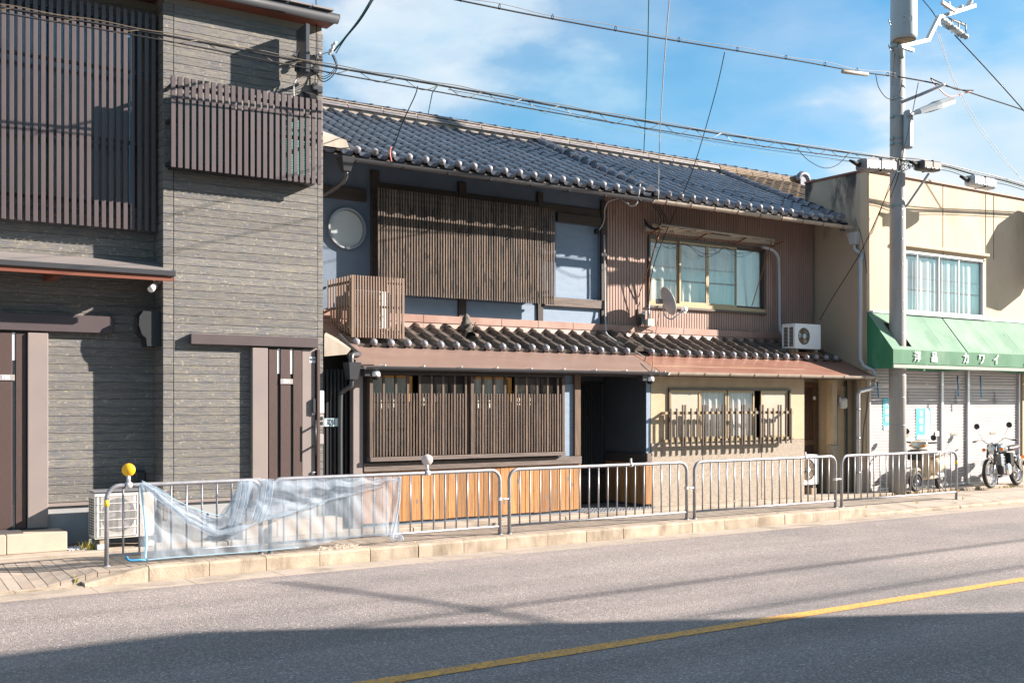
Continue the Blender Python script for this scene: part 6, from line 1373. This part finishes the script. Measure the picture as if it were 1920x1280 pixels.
def reflector(label, px_, mface, T_):
    x = PX(px_, YF); T = thing('reflector', label, 'reflector', (x, YF, .8))
    g = G(); g.lathe((-.03, 0, .0), (1, 0, 0), [(.032, 0), (.032, .06)], 12); g.tube([(0, 0, .02), (0, 0, .10)], .019, 10); part(T, 'clamp', g, 'alu')
    g = G(); d = Vector((-.45, -1, 0)).normalized(); g.lathe((0, 0, .155), d, [(.062, -.012), (.066, -.004), (.066, .006), (.058, .016), (0, .019)], 24); part(T, 'disc', g, mface); return T
reflector('round yellow reflector on the rail of the leftmost fence', 241, 'reflector_yellow', F1)
reflector('pale round reflector seen from behind on the rail before the lattice window', 801, 'reflector_pale', F2)
# =================================================================== NET
NT = thing('mesh_net', 'pale blue mesh net draped and sagging over the left pipe fences', 'net', (4.4, 11.2, 0), world=True)
nx0, nx1 = PX(262, 11.2), PX(751, 11.2)
topc = [(262, 906), (272, 908), (295, 925), (319, 936), (348, 950), (376, 962), (402, 970), (419, 966), (430, 946), (440, 922), (449, 906), (460, 903), (480, 905), (500, 899), (520, 902), (600, 897), (700, 895), (751, 893)]
botc = [(262, 1046), (275, 1049), (340, 1043), (420, 1036), (500, 1030), (560, 1026), (600, 1019), (650, 1008), (690, 1003), (720, 1004), (740, 1006), (751, 1008)]
def interp(c, px_):
    for i in range(len(c) - 1):
        if c[i][0] <= px_ <= c[i + 1][0]: t = (px_ - c[i][0]) / (c[i + 1][0] - c[i][0]); return c[i][1] + (c[i + 1][1] - c[i][1]) * t
    return c[-1][1]
def net(u, v):
    px_ = 262 + 489 * u; y = 11.19 + .0 * v; x = PX(px_, y)
    zt_, zb_ = PZ(px_, interp(topc, px_), y), PZ(px_, interp(botc, px_), y)
    zb_ = max(zb_, .01); z = zb_ + (zt_ - zb_) * v
    n1_ = mnoise.noise(Vector((x * 3 + z * 1.4, z * 2.1, 1))) * .05 + mnoise.noise(Vector((x * 9 + z * 6, z * 3, 5))) * .010 + .004 * sin(x * 31 + z * 19 + 3 * mnoise.noise(Vector((x, z, 2))))
    near = (1 - v) * .04
    if x > 5.75: near += .0; x -= (x - 5.75) * .25 * (1 - abs(v - .5) * 2) 
    return (x, min(y - near + n1_, 11.222), z)
g = G(); g.grid(net, 200, 44); part(NT, 'sheet', g, 'net')
# bunched swag and folded second layer
sw_t = [(266, 908), (290, 926), (320, 950), (350, 975), (380, 993), (410, 1000), (440, 996), (470, 985), (500, 974), (540, 964), (580, 952), (620, 938), (680, 922), (742, 903)]
sw_u = [(266, 900), (290, 908), (320, 930), (350, 948), (380, 962), (410, 968), (430, 945), (445, 912), (460, 899), (500, 896), (515, 900), (620, 897), (742, 894)]
def fold(u, v):
    px_ = 266 + 476 * u; y = 11.12; x = PX(px_, y); a, b = PZ(px_, interp(sw_u, px_), y), PZ(px_, interp(sw_t, px_), y); z = b + (a - b) * v
    return (x, y + .05 * sin(v * 9 + u * 7) * sin(pi * v) + .035 * mnoise.noise(Vector((x * 6 + z * 7, z * 9, 3))), z + .012 * sin(x * 20))
g = G(); g.grid(fold, 120, 26); part(NT, 'folded_layer', g, 'net_fold')
def roll2(u, v):
    px_ = 268 + 360 * u; y = 11.10; c = Vector((PX(px_, y), y, PZ(px_, interp([(a, b - 2) for a, b in sw_t], px_), y))); a = 2 * pi * v; r = (.024 + .014 * sin(u * 23) ** 2) * (1 - .75 * max(0, u - .5) * 2) + .02 * mnoise.noise(Vector((u * 12, v, 2)))
    return (c.x, c.y + r * cos(a), c.z + r * sin(a) * 1.1)
g = G(); g.grid(roll2, 120, 10); part(NT, 'rolled_fold', g, 'net_fold')
def bunch(px0, px1, top, bot, ph):
    def f(u, v):
        px_ = px0 + (px1 - px0) * u - 22 * (1 - v) ** 1.6 * (1 if px0 < 500 else 0); y = 11.08; x = PX(px_, y); z = PZ(px_, bot + (top - bot) * v, y)
        return (x, y + .04 * sin(u * 14 + ph + v * 2) + .03 * mnoise.noise(Vector((x * 8, z * 6, ph))), z)
    g = G(); g.grid(f, 30, 26); return g
part(NT, 'gathered_fold', bunch(447, 472, 899, 985, 1), 'net_fold'); part(NT, 'gathered_fold', bunch(488, 516, 897, 975, 4), 'net_fold')
g = G(); g.tube(curve_pts([P(750, 893, 11.17), P(749, 930, 11.16), P(744, 965, 11.15), P(737, 998, 11.12), P(735, 1008, 11.1), P(742, 1012, 11.08), P(752, 1005, 11.06), P(755, 1013, 11.05)], 6), [.018] * 43, 7); part(NT, 'knotted_edge', g, 'net_fold')
g = G(); g.tube(curve_pts([P(264, 907, 11.15), P(268, 940, 11.14), P(272, 980, 11.13), P(274, 1015, 11.12), P(272, 1047, 11.1)], 6), .012, 6); part(NT, 'rope_edge', g, 'net_edge')
g = G(); g.tube(curve_pts([P(266, 903, 11.19), P(274, 905, 11.18), P(300, 920, 11.13), P(330, 937, 11.12), P(376, 957, 11.12), P(419, 964, 11.12), P(440, 930, 11.12), P(451, 903, 11.15)], 6), .0045, 5); part(NT, 'rope_edge', g, 'net_edge')
g = G(); g.tube(curve_pts([P(237, 1043, 11.08), P(243, 1050, 11.05), P(262, 1049, 11.05), P(272, 1050, 11.07)], 6), .013, 6); part(NT, 'blue_hem', g, 'rope_blue')
g = G(); g.tube(curve_pts([P(274, 1049, 11.07), P(330, 1044, 11.08), P(400, 1039, 11.1), P(480, 1033, 11.1), P(560, 1026, 11.1)], 6), .005, 5); part(NT, 'hem_edge', g, 'net_edge')
g = G(); random.seed(3)
for i in range(150):
    c = P(random.uniform(600, 672), 1012, 11.08); c.z = .012 + random.uniform(0, .02); c.y += random.uniform(-.1, .08); a = random.uniform(0, pi); l = random.uniform(.02, .05)
    g.tube([c, c + Vector((cos(a) * l, sin(a) * l * .6, random.uniform(0, .03))), c + Vector((cos(a) * l * 1.6, sin(a + 1) * l, 0))], .003, 3)
single('straw_litter', g, 'straw', 'pale dry straw litter heaped at the foot of the netted fence', 'litter', kind='stuff')

# =================================================================== TWO WHEELERS
def wheel(T, c, R_, w, ax, mrim='chrome', spokes=16, root=None):
    g = G(); a = Vector(ax).normalized(); u = a.orthogonal().normalized(); v = a.cross(u); c = Vector(c)
    g.tube([c + (u * cos(2 * pi * k / 28) + v * sin(2 * pi * k / 28)) * (R_ - w / 2) for k in range(28)], w / 2, 10, close=True); wt = part(T, 'tyre', g, 'rubber')
    g = G(); rr = R_ - w * 1.02; g.lathe(c, a, [(rr, -w * .38), (rr - .012, -w * .2), (rr - .012, w * .2), (rr, w * .38)], 28, cap=False); g.lathe(c, a, [(rr - .018, w * .2), (rr - .018, -w * .2)], 28, cap=False)
    g.lathe(c, a, [(.0, -.06), (.03, -.055), (.045, -.03), (.045, .03), (.03, .055), (0, .06)], 14); part(T, 'rim', g, mrim)
    g = G()
    for k in range(spokes): 
        t = 2 * pi * k / spokes; s_ = .03 if k % 2 else -.03; g.tube([c + a * s_ + (u * cos(t) + v * sin(t)) * .035, c + (u * cos(t + .25) + v * sin(t + .25)) * (rr - .01)], .003 if spokes > 8 else .012, 4)
    part(T, 'spokes', g, mrim); return wt
def mirror(T, base, mid, tip, m='rubber', nrm=(-1, -.3, 0), R_=.055):
    g = G(); g.tube(curve_pts([base, mid, tip], 5), .006, 6); part(T, 'mirror_stem', g, 'chrome')
    g = G(); g.lathe(tip, nrm, [(0, -.02), (R_ * .7, -.016), (R_, 0), (R_, .006), (0, .007)], 16); part(T, 'mirror', g, m)
# scooter: local +x forward
SCO = thing('scooter', 'cream motor scooter parked behind the utility pole and fence', 'scooter', (17.12, 12.1, .05), pi + R(12)); SCO.scale = (.86, .86, .86)
fz = .215
wheel(SCO, (.58, 0, fz), .215, .09, (0.2, 1, 0), 'steel', 6); wheel(SCO, (-.60, 0, fz), .215, .10, (0, 1, 0), 'steel', 6)
def shell(secs, n=16, cap=True):     # secs: (x, z, halfwidth, halfheight)
    g = G(); V = []
    for (x, z, w, h) in secs:
        for k in range(n): a = 2 * pi * k / n; ca, sa = cos(a), sin(a); V.append((x, w * (abs(ca) ** .8) * (1 if ca > 0 else -1), z + h * (abs(sa) ** .8) * (1 if sa > 0 else -1)))
    m = len(secs); g.add(V, [(i * n + k, i * n + (k + 1) % n, (i + 1) * n + (k + 1) % n, (i + 1) * n + k) for i in range(m - 1) for k in range(n)], True)
    if cap: o = len(g.v) - len(V); g.f += [tuple(o + k for k in reversed(range(n))), tuple(o + (m - 1) * n + k for k in range(n))]; g.sm += [True, True]
    return g
part(SCO, 'rear_body', shell([(-.86, .60, .04, .03), (-.80, .60, .12, .08), (-.62, .56, .17, .14), (-.42, .54, .18, .16), (-.25, .50, .16, .18), (-.16, .46, .12, .16)]), 'scooter_cream')
part(SCO, 'floorboard', shell([(-.22, .29, .13, .04), (.0, .27, .14, .035), (.28, .28, .13, .035), (.36, .32, .1, .04)]), 'scooter_cream')
g = G(); g.grid(lambda u, v: (.30 + .17 * v - .03 * sin(pi * v) + .05 * (abs(u - .5) * 2) ** 2 * -1, (u - .5) * .40 * (1 - .25 * abs(v - .55)), .28 + .60 * v), 14, 14); g.grid(lambda u, v: (.345 + .17 * v - .03 * sin(pi * v) - .05 * (abs(u - .5) * 2) ** 2, (u - .5) * .39 * (1 - .25 * abs(v - .55)), .28 + .60 * v), 14, 14); part(SCO, 'leg_shield', g, 'scooter_cream')
g = G(); g.tube([(.46, 0, .86), (.60, 0, .3), (.58, 0, .215)], [.035, .03, .02], 10); g.tube([(.40, 0, 1.0), (.47, 0, .82)], .03, 8); part(SCO, 'fork', g, 'steel_dark')
part(SCO, 'front_mudguard', shell([(.36, .36, .04, .03), (.44, .44, .065, .035), (.56, .475, .07, .035), (.68, .44, .065, .03), (.78, .36, .04, .02)]), 'scooter_cream')
part(SCO, 'handle_cover', shell([(.30, 1.0, .06, .03), (.36, 1.0, .17, .055), (.44, .98, .18, .075), (.52, .95, .13, .06), (.56, .93, .06, .035)]), 'scooter_cream')
g = G(); g.ball((.535, 0, .96), .07, 12, (.5, 1, .8)); part(SCO, 'headlight', g, 'lens')
for s in (-1, 1):
    g = G(); g.ball((.50, s * .135, .955), .045, 10, (.8, 1, .55)); part(SCO, 'indicator', g, 'orange_lens')
    g = G(); g.tube([(.36, s * .17, 1.01), (.31, s * .33, 1.02)], .017, 8); part(SCO, 'handle_grip', g, 'rubber')
    mirror(SCO, (.36, s * .16, 1.03), (.34, s * .22, 1.17), (.33, s * .30, 1.24) if s < 0 else (.34, s * .27, 1.12), nrm=(-1, 0, 0), R_=.06)
g = G(); g.box(.50, .66, -.15, .15, .66, .86, .02); part(SCO, 'front_basket', g, 'grille_dark')
part(SCO, 'seat', shell([(-.72, .74, .08, .03), (-.60, .76, .14, .05), (-.35, .76, .15, .055), (-.15, .74, .12, .05), (-.08, .71, .07, .03)]), 'taupe_metal')
g = G(); g.box(-.55, -.2, -.14, .14, .24, .36, .03); g.tube([(-.3, -.14, .2), (-.8, -.16, .26)], .035, 8); part(SCO, 'engine', g, 'steel_dark')
g = G(); g.tube([(-.65, -.13, .72), (-.88, -.1, .72), (-.88, .1, .72), (-.65, .13, .72)], .012, 6); part(SCO, 'rear_rack', g, 'chrome')
g = G(); g.box(-.9, -.86, -.06, .06, .5, .57, .01); part(SCO, 'tail_light', g, 'orange_lens')
g = G(); g.tube([(-.25, .1, .22), (-.3, .22, .0)], .012, 6); part(SCO, 'stand', g, 'steel_dark')
# motorcycle
MC = thing('motorcycle', 'black and chrome retro motorcycle parked against the shutter at the right edge', 'motorcycle', (19.36, 12.0, .03), pi + R(9)); MC.scale = (.92, .9, .9); MC.rotation_euler[0] = R(4)
wheel(MC, (.66, 0, .30), .30, .085, (0, 1, 0), 'chrome', 24); wheel(MC, (-.62, 0, .30), .30, .10, (0, 1, 0), 'chrome', 24)
for s in (-1, 1):
    g = G(); g.tube([(.66, s * .075, .30), (.60, s * .08, .48)], .026, 8); part(MC, 'fork_leg', g, 'steel_dark'); g = G(); g.tube([(.60, s * .08, .46), (.46, s * .08, .90)], .024, 8); part(MC, 'fork_tube', g, 'gutter_dark')
g = G(); g.grid(lambda u, v: (.66 + .345 * cos(.5 + 2.0 * u), (v - .5) * .13, .30 + .345 * sin(.5 + 2.0 * u) - .02 * abs(v - .5) * 2), 16, 6); part(MC, 'front_mudguard', g, 'chrome')
g = G(); g.grid(lambda u, v: (-.62 + .35 * cos(.7 + 2.1 * u), (v - .5) * .15, .30 + .35 * sin(.7 + 2.1 * u) - .02 * abs(v - .5) * 2), 16, 6); part(MC, 'rear_mudguard', g, 'chrome')
g = G(); g.lathe((.46, 0, .80), (1, 0, -.05), [(0, -.09), (.07, -.06), (.092, .0), (.095, .03)], 20); part(MC, 'headlamp_shell', g, 'cable_black')
g = G(); g.lathe((.46, 0, .80), (1, 0, -.05), [(.095, .03), (.098, .045), (.085, .05)], 20); g.lathe((.46, 0, .80), (1, 0, -.05), [(.088, .045), (.06, .06), (0, .066)], 20); part(MC, 'headlight', g, 'lens')
part(MC, 'fuel_tank', shell([(.42, .80, .05, .05), (.36, .82, .12, .09), (.2, .83, .15, .105), (.0, .80, .13, .09), (-.08, .77, .07, .06)]), 'bike_blue')
part(MC, 'seat', shell([(-.05, .78, .08, .04), (-.15, .80, .13, .06), (-.4, .81, .14, .06), (-.62, .83, .13, .06), (-.72, .83, .07, .04)]), 'black_seat')
g = G(); g.box(-.16, .26, -.11, .11, .26, .46, .03); part(MC, 'crankcase', g, 'box_dark'); g = G(); g.box(-.36, -.14, -.10, .10, .42, .72, .03); part(MC, 'side_panel', g, 'cable_black'); g = G(); g.tube(curve_pts([(.40, -.1, .92), (.30, -.16, .74), (.2, -.12, .6)], 5), .007, 5); g.tube(curve_pts([(.42, .1, .95), (.5, .12, .8), (.55, .09, .5)], 5), .006, 5); part(MC, 'control_cables', g, 'cable_black')
for cx_, cy_, rr2, sg in ((.0, -.10, .13, -1), (.20, -.10, .08, -1), (.0, .10, .13, 1)):
    g = G(); g.lathe((cx_, cy_, .37), (0, sg, 0), [(rr2, 0), (rr2, .03), (rr2 * .75, .05), (0, .055)], 20); part(MC, 'engine_cover', g, 'chrome')
g = G(); [g.box(.06, .24, -.08, .08, .46 + k * .03, .475 + k * .03, .004) for k in range(7)]; g.box(.09, .21, -.06, .06, .45, .70); part(MC, 'cylinder', g, 'steel_dark')
g = G(); g.lathe((.02, -.14, .58), (0, -1, 0), [(.08, -.02), (.085, .0), (.06, .03), (0, .035)], 18); part(MC, 'side_cover', g, 'box_dark')
g = G(); g.tube(curve_pts([(.24, -.08, .6), (.36, -.1, .5), (.34, -.13, .3), (.1, -.15, .22), (-.3, -.16, .23), (-.85, -.17, .28)], 5), [.022] * 14 + [.04] * 12, 8); part(MC, 'exhaust', g, 'chrome')
g = G(); g.tube([(.44, 0, .86), (.1, 0, .70), (-.35, 0, .70), (-.62, .09, .33)], .02, 7); g.tube([(.44, 0, .82), (.3, 0, .32), (-.2, 0, .28), (-.35, 0, .68)], .018, 7); g.tube([(-.2, -.1, .3), (-.62, -.1, .30)], .022, 7); part(MC, 'frame', g, 'cable_black')
for s in (-1, 1): g = G(); g.tube([(-.62, s * .11, .32), (-.46, s * .12, .68)], [.03, .035], 8); part(MC, 'shock_absorber', g, 'chrome')
g = G(); g.tube(curve_pts([(.36, -.38, .99), (.42, -.24, 1.02), (.45, -.10, .93), (.45, .10, .93), (.42, .24, 1.02), (.36, .38, .99)], 4), .012, 7); part(MC, 'handlebar', g, 'chrome')
for s in (-1, 1):
    g = G(); g.tube([(.36, s * .36, .99), (.30, s * .47, .975)], .018, 8); part(MC, 'handle_grip', g, 'rubber'); mirror(MC, (.42, s * .2, 1.02), (.40, s * .28, 1.15), (.36, s * .34, 1.30), nrm=(-1, 0, 0), R_=.062)
    g = G(); g.ball((.44, s * .19, .80), .038, 10); g2 = part(MC, 'indicator', g, 'orange_lens'); g = G(); g.tube([(.44, s * .09, .80), (.44, s * .16, .80)], .01, 5); part(MC, 'indicator_stem', g, 'chrome')
g = G(); g.tube([(.45, 0, .90), (.45, 0, .95)], [.05, .045], 12); part(MC, 'speedometer', g, 'chrome')
g = G(); g.tube([(-.02, .12, .28), (-.06, .26, .0)], .011, 6); g.tube([(-.02, -.12, .28), (-.1, -.2, .0)], .011, 6); part(MC, 'stand', g, 'cable_black')
g = G(); g.box(-.95, -.90, -.07, .07, .56, .64, .01); part(MC, 'tail_light', g, 'orange_lens')

# =================================================================== SMALL STUFF
random.seed(11)
def tuft(g, c, n, h, sp):
    for i in range(n):
        a = random.uniform(0, 2 * pi); b = Vector((c[0] + random.gauss(0, sp), c[1] + random.gauss(0, sp * .5), c[2])); l = random.uniform(.4, 1) * h
        t = b + Vector((cos(a) * l * .6, sin(a) * l * .6, l)); w = Vector((-sin(a), cos(a), 0)) * .004
        g.add([b - w, b + w, b.lerp(t, .6) + w + Vector((0, 0, l * .1)), t, b.lerp(t, .6) - w + Vector((0, 0, l * .1))], [(0, 1, 2, 4), (4, 2, 3)])
g = G()
for i in range(34): tuft(g, (random.uniform(15.6, 18.2), random.uniform(11.95, 12.14), 0), 22, random.uniform(.03, .09), .07)
single('dry_weeds', g, 'weed_dry', 'yellow dry weeds round the foot of the pole and scooter', 'weeds', kind='stuff')
g = G()
for i in range(16): tuft(g, (random.uniform(18.2, 22), random.uniform(12.0, 12.1), 0), 14, .05, .08)
single('dry_weeds', g, 'weed', 'sparse yellow weeds in front of the motorcycle', 'weeds', kind='stuff')
g = G(); tuft(g, (2.32, 10.96, RZ + .03), 34, .06, .012); tuft(g, (2.32, 11.0, RZ + .05), 26, .06, .012); single('kerb_weed', g, 'weed', 'small green weed at the end of the tapered kerb stone', 'weeds', kind='stuff')
g = G(); tuft(g, (PX(172, 12.25), 12.3, .05), 60, .07, .03); tuft(g, (PX(165, 12.2), 12.28, .05), 40, .12, .03); single('plinth_weed', g, 'weed', 'small yellow weed beside the white pebbles and air conditioner foot', 'weeds', kind='stuff')
g = G()
for i, px_ in enumerate((758, 770, 880, 1350, 1376, 1420, 1446, 1460, 1612, 1706, 1794)): tuft(g, (PX(px_, 11.1), 10.98, .0), 8, .05, .012)
single('kerb_weeds', g, 'weed_dry', 'tiny dry weeds in the joint behind the kerb stones', 'weeds', kind='stuff')
g = G()
for i in range(230):
    x = random.uniform(PX(127, 12.3), PX(172, 12.3)); y = random.uniform(12.27, 12.6); g.ball((x, y, .052 + random.uniform(0, .012)), random.uniform(.009, .017), 5, (1, random.uniform(.7, 1), .7))
single('white_pebbles', g, 'stone_white', 'white pebbles scattered between the tiled step and the air conditioner', 'pebbles', kind='stuff')
g = G()
for i in range(60):
    x = random.uniform(PX(128, 12.5), PX(160, 12.5)); y = random.uniform(12.5, 12.66); a = random.uniform(0, 3); g.add([(x, y, .062), (x + .03 * cos(a), y + .03 * sin(a), .075), (x + .05 * cos(a + .4), y + .05 * sin(a + .4), .066)], [(0, 1, 2)])
single('dead_leaves', g, 'rust', 'brown dead leaves behind the white pebbles', 'leaves', kind='stuff')
# projecting sign on the shop, right of the view, that casts its outline on the cream wall
SG = thing('projecting_sign', 'chamfered grey projecting sign box on the shop wall', 'sign', (21.9, 12.2, 3.3), world=True)
g = G(); g.prism([(11.75, 5.45), (11.95, 5.7), (12.30, 5.7), (12.45, 5.5), (12.45, 4.2), (12.3, 4.0), (11.95, 4.0), (11.75, 4.25)], 'x', 21.0, 21.12); part(SG, 'board', g, 'plate')
g = G(); g.box(21.02, 21.10, 12.45, 12.499, 5.2, 5.28); g.box(21.02, 21.10, 12.45, 12.499, 4.4, 4.48); part(SG, 'bracket', g, 'steel_dark')
